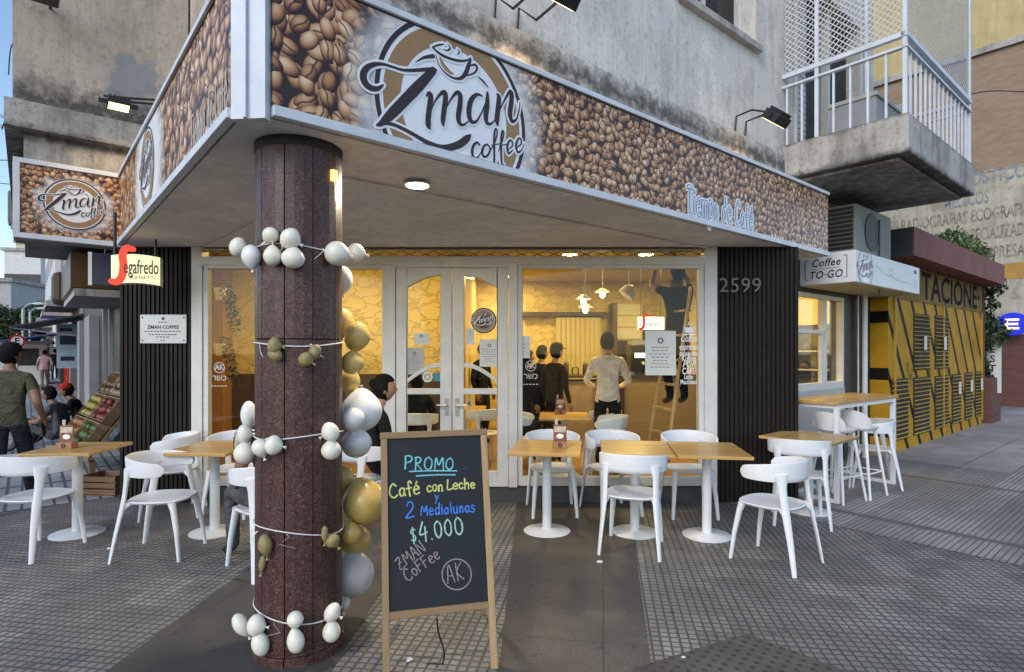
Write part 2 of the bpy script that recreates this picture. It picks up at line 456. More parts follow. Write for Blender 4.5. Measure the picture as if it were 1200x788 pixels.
# ------------------------------------------------------------------ ground
def sheet(name, pts, z, mat, m=None, kind='structure'):
    o = MB().add([(p[0], p[1], 0) for p in pts], [tuple(range(len(pts)))]).build(name, mat, matrix=(m or Matrix.Identity(4)))
    o.location.z = z
    if o.data.polygons[0].normal.z < 0: o.data.flip_normals()
    return tag(o, kind=kind)
m_asphalt = M('asphalt', (.05, .05, .052), .85, .25, 3, .3, 60)
m_grid = gridmat('square ribbed tiles', (.212, .205, .196), (.052, .050, .048), .052, .052, R(9), .17, 4)
m_ridgeL = gridmat('street side ridged tiles', (.30, .305, .31), (.05, .05, .052), .4, .13, 0, .14, 2, 'y')
m_ridgeR = gridmat('right side ridged tiles', (.235, .228, .22), (.085, .082, .08), .4, .045, 0, .16, 6, 'y')
m_slab = gridmat('smooth dark slabs', (.078, .072, .066), (.055, .051, .047), .8, .8, R(9), .005, 1, wv=.05)
m_apron = gridmat('pale concrete apron', (.30, .29, .275), (.12, .115, .11), 1.2, 1.2, 0, .008, 1, wv=.1)
def tactile():
    m, t, b = newmat('tactile dot tiles')
    v = objco(t, (17, 17, 17), R(40)); vo = nd(t, 'ShaderNodeTexVoronoi', voronoi_dimensions='2D'); vo.inputs['Randomness'].default_value = 0; vo.inputs['Scale'].default_value = 1
    t.links.new(v, vo.inputs['Vector'])
    d = ramp(t, vo.outputs['Distance'], [(.2, 1.0), (.27, 0.0)])
    n = noise(t, objco(t), 2.5, 7, .65)
    c = mixc(t, d, ramp(t, n, [(.3, (.045, .042, .04)), (.75, (.12, .112, .102))]), (.042, .039, .037))
    t.links.new(c, b.inputs['Base Color']); b.inputs['Roughness'].default_value = .75
    bump(t, b, d, .6, .006); return m
m_tactile = tactile()
sheet('road', [(-250, -250), (250, -250), (250, 250), (-250, 250)], -.14, m_asphalt)
def rf(s, w_): p = RF @ Vector((s, -w_, 0)); return (p.x, p.y)
def lf(t_, w_): p = LF @ Vector((-t_, -w_, 0)); return (p.x, p.y)
pav = [lf(140, 3.9), lf(140, -4), (0, 30), rf(80, -4), rf(80, 4.6), rf(-.5, 4.6), (.9, -1.3), (-.6, -1.3), lf(-.5, 3.9)]
p = MB(); p.prism(pav, -.139, 0); tag(p.build('pavement', m_grid), kind='structure')
sheet('side_street_pavement', [(-4.3, -3.7), (-140, -3.7), (-140, 2), (-4.3, 2)], .004, m_ridgeL, LF)
sheet('right_pavement', [(4.25, 1), (4.25, -4.4), (80, -4.4), (80, 1)], .004, m_ridgeR, RF)
sheet('garage_apron', [(8.35, 1), (8.35, -1.75), (40, -1.75), (40, 1)], .008, m_apron, RF)
sheet('entrance_path', [G(606, 589)[:2], G(737, 589)[:2], G(772, 850)[:2], G(578, 850)[:2]], .004, m_slab)
sheet('column_path', [(-2.06, 2.2), (-1.83, 6.08), (-.78, 6.08), (-.93, 2.2)], .004, m_slab)
sheet('tactile_paving', [G(876, 744)[:2], G(745, 784)[:2], G(680, 850)[:2], G(1120, 850)[:2], G(992, 789)[:2]], .008, m_tactile)

# ------------------------------------------------------------------ text and brush strokes
def text(body, size, mat, parent, x, y, z, name='lettering', align='CENTER', shear=0, offset=0, extrude=.0008, sx=1.0, rot=0, space=1.0):
    cu = bpy.data.curves.new(name, 'FONT'); cu.body = body; cu.size = size; cu.align_x = align; cu.align_y = 'CENTER'
    cu.shear = shear; cu.offset = offset; cu.extrude = extrude; cu.space_character = space; cu.resolution_u = 3
    o = bpy.data.objects.new('tmp', cu); C.objects.link(o)
    dg = bpy.context.evaluated_depsgraph_get()
    me = bpy.data.meshes.new_from_object(o.evaluated_get(dg)); bpy.data.objects.remove(o); bpy.data.curves.remove(cu)
    me.materials.clear(); me.materials.append(mat)
    me.transform(Matrix.Translation((x, y, z)) @ Matrix.Rotation(R(90), 4, 'X') @ Matrix.Rotation(R(rot), 4, 'Z') @ Matrix.Diagonal((sx, 1, 1, 1)))
    me.name = name
    o = bpy.data.objects.new(name, me); C.objects.link(o); o.parent = parent
    return o
def spline(pts, k=7):
    out = []; n = len(pts)
    for i in range(n-1):
        p0, p1, p2, p3 = pts[max(i-1, 0)], pts[i], pts[i+1], pts[min(i+2, n-1)]
        for j in range(k):
            t = j/k
            out.append(tuple(.5*((2*b) + (-a+c)*t + (2*a-5*b+4*c-d)*t*t + (-a+3*b-3*c+d)*t**3) for a, b, c, d in zip(p0, p1, p2, p3)))
    out.append(pts[-1]); return out
_lay = [0]
def ribbon(mb, pts, y, k=7, grow=0.0, caps=True):
    """a flat brush stroke in the XZ plane; pts = (x, z, full width)"""
    _lay[0] = (_lay[0] + 1) % 12
    y -= _lay[0]*.00004
    q = spline(pts, k) if len(pts) > 2 and k > 1 else list(pts)
    L = []; Rr = []
    for i, a in enumerate(q):
        b0 = q[max(i-1, 0)]; b1 = q[min(i+1, len(q)-1)]
        dx, dz = b1[0]-b0[0], b1[1]-b0[1]; l = math.hypot(dx, dz) or 1e-6
        nx, nz = -dz/l, dx/l; h = max(a[2], 0)/2 + grow
        L.append((a[0]+nx*h, y, a[1]+nz*h)); Rr.append((a[0]-nx*h, y, a[1]-nz*h))
        y -= .000003
    n = len(q)
    mb.add(L + Rr, [(i, n+i, n+i+1, i+1) for i in range(n-1)])
    if caps:
        for a, b_ in ((q[0], q[1]), (q[-1], q[-2])):
            h = max(a[2], 0)/2 + grow; an = math.atan2(a[1]-b_[1], a[0]-b_[0])
            vs = [(a[0]+h*math.cos(an+R(t)), y, a[1]+h*math.sin(an+R(t))) for t in range(-90, 91, 30)]
            mb.add(vs, [tuple(range(7))])
def orient(o):                    # flat print: every face looks out (-y)
    me = o.data
    bm = bmesh.new(); bm.from_mesh(me)
    for f in bm.faces:
        f.normal_update()
        if f.normal.y > 0: f.normal_flip()
    bm.to_mesh(me); bm.free(); return o
def annulus(mb, r0, r1, y, a0=0, a1=360, n=72, cx=0, cz=0, zmin=-9, zmax=9):
    vs = []; N = max(4, int(n*(a1-a0)/360))
    for i in range(N+1):
        a = R(a0+(a1-a0)*i/N)
        vs += [(cx+r0*math.cos(a), y, cz+r0*math.sin(a)), (cx+r1*math.cos(a), y, cz+r1*math.sin(a))]
    mb.add(vs, [(2*i, 2*i+1, 2*i+3, 2*i+2) for i in range(N)])
def clipz(o, z0, z1):
    bm = bmesh.new(); bm.from_mesh(o.data)
    for co, no in (((0, 0, z1), (0, 0, 1)), ((0, 0, z0), (0, 0, -1))):
        bmesh.ops.bisect_plane(bm, geom=bm.verts[:] + bm.edges[:] + bm.faces[:], plane_co=co, plane_no=no, clear_outer=True)
    bm.to_mesh(o.data); bm.free()
def chalk_glyphs():
    def s(*a): return [[tuple(float(q) for q in p.split(',')) for p in st.split()] for st in a]
    return {
    'P': (.62, s('.1,0 .08,.95', '.02,.92 .3,1 .55,.85 .45,.58 .1,.46')), 'R': (.62, s('.1,0 .1,.9', '.05,.9 .32,.93 .48,.75 .36,.52 .1,.45 .3,.3 .55,0')),
    'O': (.66, s('.34,.9 .1,.7 .08,.25 .3,.02 .54,.2 .56,.65 .34,.9')), 'M': (.74, s('.05,0 .12,.9 .36,.35 .6,.9 .68,0')), 'C': (.66, s('.58,.82 .4,.98 .15,.8 .04,.4 .2,.04 .45,.02 .6,.15')),
    'a': (.52, s('.42,.5 .25,.6 .06,.42 .08,.1 .25,.02 .4,.2 .43,.55', '.43,.55 .42,.12 .5,.02')), 'f': (.42, s('.4,.85 .28,.98 .18,.8 .18,0', '.02,.5 .36,.52')), 'e': (.5, s('.06,.32 .42,.38 .4,.56 .22,.62 .06,.4 .1,.1 .28,.0 .44,.1')),
    'c': (.46, s('.4,.5 .24,.6 .06,.42 .08,.12 .24,.0 .42,.1')), 'o': (.5, s('.24,.6 .06,.42 .1,.08 .26,.0 .43,.2 .4,.5 .24,.6')), 'n': (.52, s('.08,.6 .08,0', '.08,.4 .24,.6 .4,.52 .42,0')), 'L': (.5, s('.1,1 .06,.05 .48,.1')),
    'h': (.52, s('.08,1 .08,0', '.08,.38 .25,.58 .4,.48 .42,0')), 'y': (.5, s('.05,.6 .22,.15', '.45,.62 .22,.12 .05,-.3')), '2': (.58, s('.08,.72 .25,.98 .48,.8 .4,.5 .05,.02 .55,.08')), 'd': (.54, s('.44,1 .43,0', '.43,.42 .25,.58 .06,.36 .14,.04 .3,.02 .43,.2')),
    'i': (.22, s('.1,.6 .1,0', '.1,.82 .12,.85')), 'l': (.24, s('.1,1 .1,.1 .18,0')), 'u': (.52, s('.06,.6 .08,.12 .24,.0 .4,.2 .42,.6', '.42,.6 .43,0')), 's': (.46, s('.4,.52 .22,.62 .08,.46 .36,.22 .25,.02 .04,.08')),
    '$': (.6, s('.5,.8 .28,.9 .1,.68 .45,.36 .35,.1 .05,.15', '.3,1.05 .22,-.1')), '4': (.62, s('.3,1 .05,.38 .56,.42', '.45,.7 .42,-.05')), '.': (.22, s('.1,.0 .12,.05')), '0': (.6, s('.3,.92 .08,.68 .08,.22 .3,.02 .5,.25 .5,.7 .3,.92')),
    'Z': (.62, s('.05,.9 .55,.95 .05,.02 .6,.05', '.16,.5 .48,.5')), 'A': (.62, s('.04,0 .3,.95 .55,0', '.14,.36 .46,.36')), 'N': (.62, s('.06,0 .08,.92 .5,.02 .52,.95')), 'F': (.52, s('.08,0 .1,.92', '.04,.9 .48,.95', '.1,.5 .4,.54')),
    'K': (.58, s('.08,0 .08,.95', '.5,.92 .1,.45 .54,.02')), 'T': (.6, s('.02,.9 .3,.96 .6,.9', '.3,.95 .28,.02')), 'm': (.74, s('.06,.6 .06,0', '.06,.4 .22,.6 .34,.48 .35,0', '.35,.4 .5,.6 .64,.48 .66,0')), 'p': (.52, s('.08,.6 .06,-.35', '.08,.45 .26,.62 .44,.4 .34,.05 .1,.08')),
    ' ': (.32, []), '\u00e9': (.5, s('.06,.32 .42,.38 .4,.56 .22,.62 .06,.4 .1,.1 .28,.0 .44,.1', '.25,.75 .36,.92'))}
GL = chalk_glyphs()
def handwrite(mb, body, x, z, size, w_, y, rot=0, sx=1.0, jit=.02, grow=0.0):
    ca, sa = math.cos(R(rot)), math.sin(R(rot)); cx = 0.0; rnd = random.Random(len(body)*7 + int(abs(x)*1000))
    for ch in body:
        adv, sts = GL[ch]; dz = rnd.uniform(-.04, .04); dr = rnd.uniform(.94, 1.06)
        for st in sts:
            pts = []
            for px, pz in st:
                a = (cx + px*sx*dr)*size + rnd.uniform(-jit, jit)*size; b_ = (pz*dr + dz)*size + rnd.uniform(-jit, jit)*size
                pts.append((x + a*ca - b_*sa, z + a*sa + b_*ca, w_*rnd.uniform(.75, 1.1)))
            ribbon(mb, pts, y, 6, grow)
        cx += (adv*sx + .08)

# ------------------------------------------------------------------ the logo, traced on the fascia's own plane
FR = TR(-1.13, 2.71, 0, 40)
LC = (1.04, 2.975)
def zp(x, y, ww):                 # zoomed photo pixel -> logo-local metres (on the fascia)
    px, py = 410 + x*.2347, 30 + y*.2347
    X, Z = onplane(FR, -.03, px, py)
    X2, Z2 = onplane(FR, -.03, px, py + ww*.2347)
    return (X - LC[0], Z - LC[1], abs(Z2 - Z)*.92)
def strokes(L): return [[zp(*p) for p in s] for s in L]
ZM = strokes([
 [(168,296,8),(140,314,24),(105,310,34),(76,284,42),(68,245,40),(85,212,32),(120,194,24),(165,192,16),(215,206,13),(270,222,15),(340,222,18),(400,218,20),(434,222,10)],
 [(418,224,40),(350,296,58),(280,368,58),(210,440,54),(158,488,30),(134,498,10)],
 [(140,492,12),(200,490,18),(260,512,20),(330,550,22),(400,590,28),(470,611,34),(540,597,40),(585,565,38),(602,548,14)],
 [(382,352,8),(395,338,22),(405,352,32),(400,400,34),(392,460,34),(393,498,34),(402,514,12)],
 [(405,432,4),(425,380,9),(455,340,18),(476,336,28),(478,370,33),(470,430,32),(465,478,28),(468,500,10)],
 [(473,432,4),(503,372,10),(533,336,20),(551,346,30),(551,392,33),(543,448,33),(547,484,28),(567,496,14),(592,478,6)],
 [(662,352,8),(636,344,18),(606,374,30),(595,430,34),(604,474,28),(630,480,14),(656,440,9),(682,380,9)],
 [(688,336,16),(687,390,32),(680,450,32),(685,485,24),(706,490,12),(728,468,5)],
 [(736,342,12),(745,360,30),(740,420,33),(735,470,33),(738,495,16)],
 [(742,442,4),(766,386,9),(796,334,18),(809,340,28),(806,390,32),(800,440,32),(810,476,24),(832,468,11),(846,420,8),(850,384,5)]])
COF = strokes([
 [(648,596,12),(636,584,12),(618,600,16),(611,632,18),(620,660,14),(640,656,8),(655,634,5)],
 [(690,594,8),(672,600,12),(661,632,16),(672,656,13),(692,644,12),(701,616,12),(690,594,8)],
 [(700,630,4),(726,580,9),(737,530,10),(727,518,12),(721,560,14),(722,640,14),(720,690,14),(715,703,8)],[(708,598,5),(752,590,6)],
 [(742,630,4),(760,580,9),(770,540,10),(762,528,12),(756,570,14),(757,650,14),(760,690,12),(770,694,6)],[(748,600,5),(788,592,6)],
 [(790,622,4),(812,600,9),(812,580,10),(799,574,10),(787,604,15),(793,638,13),(815,622,5)],
 [(830,612,4),(855,592,9),(856,570,10),(843,564,10),(831,596,15),(838,632,13),(858,622,7),(872,590,4)]])
CUP = strokes([
 [(412,108,6),(440,98,10),(470,92,6)],[(416,110,10),(450,140,15),(500,164,15),(550,176,14),(590,172,10),(606,160,5)],
 [(430,146,4),(446,196,7),(480,238,9),(520,262,12),(556,262,18),(580,236,26),(595,196,24),(606,168,8)],
 [(604,200,6),(628,196,14),(636,214,14),(622,236,10),(586,250,7)],[(490,92,4),(502,112,10),(488,124,8),(468,118,4)],[(540,118,3),(548,132,8),(536,146,3)]])
CUPT = strokes([[(452,158,8),(468,196,24),(500,232,20),(520,240,6)]])
SWOOSH = strokes([[(328,184,3),(370,160,14),(418,152,22)],[(640,254,4),(668,280,12),(692,310,4)]])
RO = .525
def logo(parent, cx, cz, k, y, zr=None, dark=None, tan=None, white=None, disc=True, name='logo'):
    dark = dark or m_ink; tan = tan or m_tan; white = white or m_print
    def T(L): return [[(cx + a*k, cz + b*k, c*k) for a, b, c in s] for s in L]
    p = MB(); annulus(p, 0.0, RO*1.01*k, y, cx=cx, cz=cz)
    base = orient(p.build(name, white, parent)); out = [base]
    for a0, a1 in (((-90, 90), (90, 270)) if zr else ((0, 360),)):
        p = MB(); annulus(p, .497*k, .525*k, y-.0012, a0, a1, cx=cx, cz=cz); out.append(orient(p.build('outer_ring', dark, base)))
        p = MB(); annulus(p, .37*k, .475*k, y-.0012, a0, a1, cx=cx, cz=cz); out.append(orient(p.build('tan_ring', tan, base)))
    p = MB()
    for s in T(ZM + COF + CUP + SWOOSH): ribbon(p, s, y-.0024, 7, .013*k)
    out.append(orient(p.build('outline', white, base)))
    p = MB()
    for s in T(CUPT): ribbon(p, s, y-.0036, 6)
    out.append(orient(p.build('cup_shade', tan, base)))
    p = MB()
    for s in T(CUP + SWOOSH): ribbon(p, s, y-.0042, 6)
    out.append(orient(p.build('cup', dark, base)))
    p = MB()
    for s in T(ZM + COF): ribbon(p, s, y-.0048, 7)
    out.append(orient(p.build('lettering', dark, base)))
    if zr:
        for o in out: clipz(o, *zr)
    return base

# ------------------------------------------------------------------ the corner building
bld = thing('corner_building', 'weathered grey corner building with the coffee shop on its ground floor', 'building', TR(0, 6.1))
BI = Matrix.Translation((0, -6.1, 0))
def bpart(mb, name, mat, label=None, **k):
    mb.v = [BI @ q for q in mb.v]
    o = mb.build(name, mat, bld, **k)
    if label: o['label'] = label
    return o
# canopy slab
can = [(-1.13, 2.73), (3.63, 6.72), (3.31, 7.12), (2.12, 6.1), (-3.33, 6.1), (-4.0, 6.1), (-4.08, 6.06), (-1.30, 2.75)]
p = MB(); p.prism(can, ZS, 3.38); bpart(p, 'canopy', m_soffit)
# the step under the building line inside the soffit
p = MB(); p.prism([(O[0]+.02, O[1]+.16), rf(4.2, -.02), (2.02, 6.0), (-3.2, 6.0), lf(3.4, -.02)], ZS-.018, ZS-.003); bpart(p, 'ceiling_panel', m_soffit)
# upper walls
p = MB(RF)
w0, z1 = [onplane(RF, 0, 885, 55)[i] for i in (0, 1)]
wx1 = w0; wx0 = w0 - 1.5; wz0 = z1; wz1 = z1 + 1.35
bx0 = 6.15; bx1 = 8.3; bz0 = 4.15; bz1 = 6.5      # balcony door opening
zt = 12.5
for a, b_, c, d in ((-.0, wx0, 3.3, zt), (wx0, wx1, 3.3, wz0), (wx0, wx1, wz1, zt), (wx1, bx0, 3.3, zt), (bx0, bx1, 3.3, bz0), (bx0, bx1, bz1, zt), (bx1, 8.85, 3.3, zt)):
    p.bb(a, b_, 0, .3, c, d)
p.bb(-.05, 5.72, -.05, .0, 3.36, 4.0)
bpart(p, 'upper_wall', m_wallgrey)
p = MB(LF); p.bb(-6.2, -.0, 0.0, .3, 3.3, zt); p.bb(-6.2, .05, -.05, 0, 3.36, 3.95); bpart(p, 'side_wall', m_wallbay)
# projecting bay on the side street
p = MB(LF)
p.bb(-11.5, -3.36-.55, -1.5, -.02, 3.98, zt)
bpart(p, 'bay', m_wallbay)
p = MB(LF); p.bb(-11.6, -3.36-.50, -1.56, -.02, 3.72, 3.98); bpart(p, 'bay_ledge', m_concrete)
p = MB(LF); p.bb(-11.4, -4.0, -1.42, -.02, 3.42, 3.72); bpart(p, 'bay_underside', m_concrete)
# solid core so that light and view stop behind the rooms
p = MB(); p.prism([rf(.3, -.3), rf(8.8, -.3), rf(8.8, -6), (0, 14), lf(6.2, -6), lf(6.2, -.3)], 3.2, zt-.05); bpart(p, 'core', m_darkgrey)
# upper window
p = MB(RF)
p.bb(wx0-.05, wx1+.06, -.07, .06, wz0-.07, wz0); bpart(p, 'window_sill', m_concrete)
fr = MB(RF)
for a, b_, c, d in ((wx0, wx0+.07, wz0, wz1), (wx1-.07, wx1, wz0, wz1), (wx0+.07, wx1-.07, wz0, wz0+.07), (wx0+.07, wx1-.07, wz1-.07, wz1), (wx0+.72, wx0+.78, wz0+.07, wz1-.07)):
    fr.bb(a, b_, .2, .26, c, d)
uw = bpart(fr, 'upper_window', m_upvc)
q = MB(RF); q.bb(wx0+.07, wx1-.07, .225, .235, wz0+.07, wz1-.07); q.v = [BI @ v for v in q.v]; q.build('pane', glassmat('blue grey pane', (.3, .36, .42), 1.0), uw)
# ground-floor cladding piers
def ribs(mb, x0, x1, y, z0, z1, sp=.046, d=.022):
    n = int((x1-x0)/sp)
    for i in range(n):
        a = x0 + (x1-x0)*i/n; mb.bb(a, a + (x1-x0)/n*.62, y-d, y, z0, z1)
p = MB(); p.bb(2.15, 3.02, 6.1, 6.3, 0, ZS); ribs(p, 2.15, 3.02, 6.1, .0, ZS)
p.prism([(3.02, 6.1), (3.02, 6.3), (2.5, 6.75), (2.3, 6.5), (2.3, 6.3)], 0.0, ZS)
bpart(p, 'ribbed_pier', m_ribbed)
p = MB(); p.bb(-4.12, -3.36, 6.1, 6.3, 0, ZS); ribs(p, -4.12, -3.36, 6.1, 0, ZS)
p.prism([(-4.12, 6.1), (-4.12, 6.3), (-3.6, 6.8), (-3.4, 6.3)], 0, ZS)
bpart(p, 'ribbed_pier', m_ribbed)
m_num = M('grey metal numerals', (.11, .105, .10), .4, .1, 20, metal=.3)
o = text('2599', .215, m_num, bld, 2.385, -.05, 2.275, 'house_number', sx=1.0, extrude=.008, space=1.06)
# shop front: plinth, jambs, header
p = MB(); p.bb(-3.36, -1.31, 6.1, 6.3, 0.0, .16); p.bb(-1.31, .055, 6.1, 6.3, 0, .16); p.bb(.055, 2.15, 6.1, 6.3, 0, .16); bpart(p, 'plinth', m_darkgrey)
p = MB()
p.bb(-3.36, -3.25, 6.06, 6.2, .0, ZS); p.bb(2.02, 2.15, 6.06, 6.2, .16, ZS); p.bb(-3.25, 2.02, 6.06, 6.2, 2.50, 2.585); p.bb(-3.25, 2.02, 6.08, 6.2, 2.655, ZS)
bpart(p, 'shopfront_surround', m_upvc)
p = MB()      # folded lattice of the security grille behind the header
x = -3.2
while x < 1.95:
    p.tube([(x, 6.12, 2.59), (x+.15, 6.125, 2.65)], .005, 4); p.tube([(x+.15, 6.135, 2.59), (x, 6.13, 2.65)], .005, 4); x += .17
bpart(p, 'lattice_grille', m_steel)
p = MB(); p.bb(-3.25, 2.02, 6.14, 6.145, 2.585, 2.655); bpart(p, 'transom_pane', m_glass)
def fixed_window(x0, x1, z0=.18, z1=2.5, lo=.09, name='shop_window'):
    f = MB()
    f.bb(x0, x0+.055, 6.08, 6.16, z0, z1); f.bb(x1-.055, x1, 6.08, 6.16, z0, z1); f.bb(x0+.055, x1-.055, 6.08, 6.16, z0, z0+lo); f.bb(x0+.055, x1-.055, 6.08, 6.16, z1-.04, z1)
    o = bpart(f, name, m_upvc, bevel=.006)
    g = MB(); g.bb(x0+.055, x1-.055, 6.115, 6.123, z0+lo, z1-.04); g.v = [BI @ v for v in g.v]; g.build('pane', m_glass, o)
    return o
fixed_window(-3.25, -1.31); fixed_window(.055, 2.02)
# doors: two leaves with an arched head and a dipping middle rail
def door_leaf(x0, x1, flip):
    z0, z1 = .17, 2.468; y0, y1 = 6.07, 6.13
    f = MB(); ww = .115
    f.bb(x0, x0+ww, y0, y1, z0, z1); f.bb(x1-ww, x1, y0, y1, z0, z1); f.bb(x0+ww, x1-ww, y0, y1, z0, z0+.16)
    a, b_ = x0+ww, x1-ww
    top = []
    for i in range(11):
        u_ = i/10; uu = u_ if not flip else 1-u_
        top.append((a+(b_-a)*u_, 2.26 + .13*math.sin(uu*math.pi/2)))
    f.prism_y([(a, z1), *top, (b_, z1)], y0, y1)
    rail = [];
    for i in range(11):
        u_ = i/10; uu = u_ if not flip else 1-u_
        rail.append((a+(b_-a)*u_, 1.30 + .17*math.sin(uu*math.pi/2)))
    f.prism_y([*[(q, z-.045) for q, z in rail], *rail[::-1]], y0+.005, y1-.005)
    f.bb(a, b_, y0, y1, 1.14, 1.2)
    d = bpart(f, 'door', m_upvc, bevel=.005)
    g = MB(); g.bb(x0+ww-.005, x1-ww+.005, 6.095, 6.101, z0+.15, 2.4); g.v = [BI @ v for v in g.v]; g.build('pane', m_glass, d)
    h = MB(); hx = (x1-.05) if not flip else x0+.05
    h.bb(hx-.02, hx+.02, y0-.012, y0, .92, 1.1); h.tube([(hx, y0-.012, 1.03), (hx, y0-.05, 1.03), (hx+(-.1 if not flip else .1), y0-.05, 1.03)], .009, 8)
    h.v = [BI @ v for v in h.v]; h.build('handle', m_steel, d, smooth=40)
p = MB(); p.bb(-1.31, -1.225, 6.05, 6.16, .17, 2.47); p.bb(-.035, .055, 6.05, 6.16, .17, 2.47); p.bb(-1.31, .055, 6.05, 6.16, 2.47, 2.5); bpart(p, 'door_frame', m_upvc)

door_leaf(-1.22, -.635, False); door_leaf(-.625, -.04, True)
# ---- rooms inside
def stonewall():
    m, t, b = newmat('yellow crazed stone panel')
    v = objco(t, (3.2, 3.2, 5.2)); nz = t.nodes.new('ShaderNodeTexNoise'); nz.inputs['Scale'].default_value = 3; t.links.new(v, nz.inputs['Vector'])
    ad = t.nodes.new('ShaderNodeVectorMath'); ad.operation = 'ADD'; t.links.new(v, ad.inputs[0]); t.links.new(nz.outputs['Color'], ad.inputs[1])
    vo = nd(t, 'ShaderNodeTexVoronoi', feature='DISTANCE_TO_EDGE'); vo.inputs['Scale'].default_value = 1; t.links.new(ad.outputs[0], vo.inputs['Vector'])
    e = ramp(t, vo.outputs['Distance'], [(0, 0.0), (.06, 1.0)])
    c = mixc(t, e, (.585, .46, .205), (.66, .53, .24)); c = mixc(t, mth(t, 'MULTIPLY', noise(t, objco(t), 2, 5), .5), c, (.66, .52, .21))
    t.links.new(c, b.inputs['Base Color']); b.inputs['Roughness'].default_value = .8
    bump(t, b, e, .7, .02); return m
m_stone = stonewall()
m_cream = M('cream interior paint', (.60, .52, .28), .8, .08, 2)
m_floorwood = woodmat('oak laminate floor', (.33, .19, .08), (.2, .105, .04), 'y', .35, .16)
m_darkwood = woodmat('dark wainscot', (.085, .05, .026), (.04, .022, .012), 'z', .5, .4)
FZ = .03
room = [lf(3.7, -.12), (2.1, 6.2), rf(4.9, -.22), rf(8.66, -.22), rf(8.66, -5), (.5, 12.2), (-4.9, 12.2), lf(7.4, -.12)]
p = MB(); p.prism(room, .008, FZ); bpart(p, 'interior_floor', m_floorwood)
p = MB(); p.prism(room, 3.02, 3.1); bpart(p, 'interior_ceiling', m_cream)
p = MB(); p.prism([(-5.55, 8.9), (-.72, 8.9), (-.72, 11.9), (6, 11.9), (6, 12.0), (-.82, 12.0), (-.82, 9.0), (-5.55, 9.0)], FZ, 3.02); bpart(p, 'stone_wall', m_stone)
p = MB(); p.bb(-5.5, -.97, 8.88, 8.899, FZ, 1.24); bpart(p, 'wainscot', m_darkwood)
p = MB(LF); p.bb(-7.3, -3.9, .1, .2, FZ, 3.02); bpart(p, 'interior_side_wall', m_stone)
p = MB(RF); p.bb(8.56, 8.66, .2, 6, FZ, 3.02); bpart(p, 'interior_end_wall', m_cream)
m_honey = woodmat('honey wood', (.42, .22, .06), (.28, .13, .03), 'z', .4, .5)
for xp in (-4.55, -.96):
    p = MB(); p.bb(xp, xp+.25, 8.6, 8.879, FZ, 3.02); bpart(p, 'interior_pilaster', m_honey)
p = MB(); p.bb(.9, 1.8, 11.75, 11.9, FZ, 2.27); ribs(p, .92, 1.78, 11.75, FZ, 2.27, .09, .02); bpart(p, 'panel_door', m_cream)
p = MB(); p.bb(.2, 1.9, 11.7, 11.9, 2.30, 2.38); bpart(p, 'sliding_rail', m_darkwood)
p = MB(); p.bb(2.1, 6, 11.85, 11.9, 1.3, 2.2); bpart(p, 'dark_backsplash', M('kitchen recess', (.06, .042, .03), .6, .2, 5))

# right hand wall with the serving hatch
hx0, hx1 = 4.9, 7.68
hz0, hz1 = 1.10, 2.36
p = MB(RF)
p.bb(4.85, hx0, 0, .2, 0, 3.3); p.bb(hx0, hx1, 0.02, .18, 0, hz0-.02); p.bb(hx0, hx1, 0, .2, hz1, 3.3); p.bb(hx1, 9.0, 0, .2, 0, 3.3)
bpart(p, 'hatch_wall', M('dark brown paint', (.028, .02, .018), .5, .2, 4))
p = MB(RF); p.bb(hx0, hx1, -.012, .02, .35, hz0-.03); bpart(p, 'hatch_apron', M('pale grey panel', (.42, .42, .41), .5, .08, 4))
f = MB(RF); vx = hx1 - .62
for a, b_, c, d in ((hx0, hx1, hz0-.03, hz0+.06), (hx0, hx1, hz1-.05, hz1), (hx0, hx0+.05, hz0+.06, hz1-.05), (hx1-.05, hx1, hz0+.06, hz1-.05), (vx-.05, vx+.03, hz0+.06, hz1-.05)):
    f.bb(a, b_, .0, .09, c, d)
f.bb(hx0+.05, vx-.05, .005, .07, 1.83, 1.88); f.bb(vx-.13, vx-.05, .01, .05, hz0+.06, 1.83)
hw = bpart(f, 'hatch_window', m_upvc, bevel=.005)
g = MB(RF); g.bb(hx0+.05, hx1-.05, .075, .08, hz0+.06, hz1-.05); g.v = [BI @ v for v in g.v]; g.build('pane', glassmat('hatch glass', (.97, .98, .97), .22), hw)
p = MB(RF); p.tube([(8.18, -.1, 0), (8.18, -.1, 2.5)], .04, 10); p.tube([(8.05, -.06, .2), (8.04, -.06, 2.5)], .012, 6); bpart(p, 'drain_pipe', m_upvc, smooth=40)

# ---- balcony (part of the building)
bs0, bs1, bw = 5.72, 8.47, 1.35
p = MB(RF); p.bb(bs0, bs1, -bw, -.0, 3.70, 4.12); p.bb(bs0+.1, bs1-.1, -bw+.12, -.0, 3.66, 3.70)
bal = bpart(p, 'balcony', m_concrete, bevel=.02)
def railing(mb, a, b_, z0, z1, n):
    a, b_ = Vector(a), Vector(b_)
    for i in range(n+1):
        q = a.lerp(b_, i/n); mb.bb(q.x-.011, q.x+.011, q.y-.011, q.y+.011, z0, z1)
rl = MB(RF); zr0, zr1 = 4.12, 4.95
railing(rl, (bs0+.06, -.05, 0), (bs0+.06, -bw+.05, 0), zr0, zr1-.12, 7); railing(rl, (bs0+.06, -bw+.05, 0), (bs1-.06, -bw+.05, 0), zr0, zr1-.12, 15); railing(rl, (bs1-.06, -bw+.05, 0), (bs1-.06, -.05, 0), zr0, zr1-.12, 7)
for z_, h in ((zr1-.12, .025), (zr1, .05)):
    rl.bb(bs0+.03, bs0+.09, -bw+.03, 0, z_, z_+h); rl.bb(bs0+.03, bs1-.03, -bw+.02, -bw+.08, z_+.001, z_+h+.001); rl.bb(bs1-.09, bs1-.03, -bw+.03, 0, z_, z_+h)
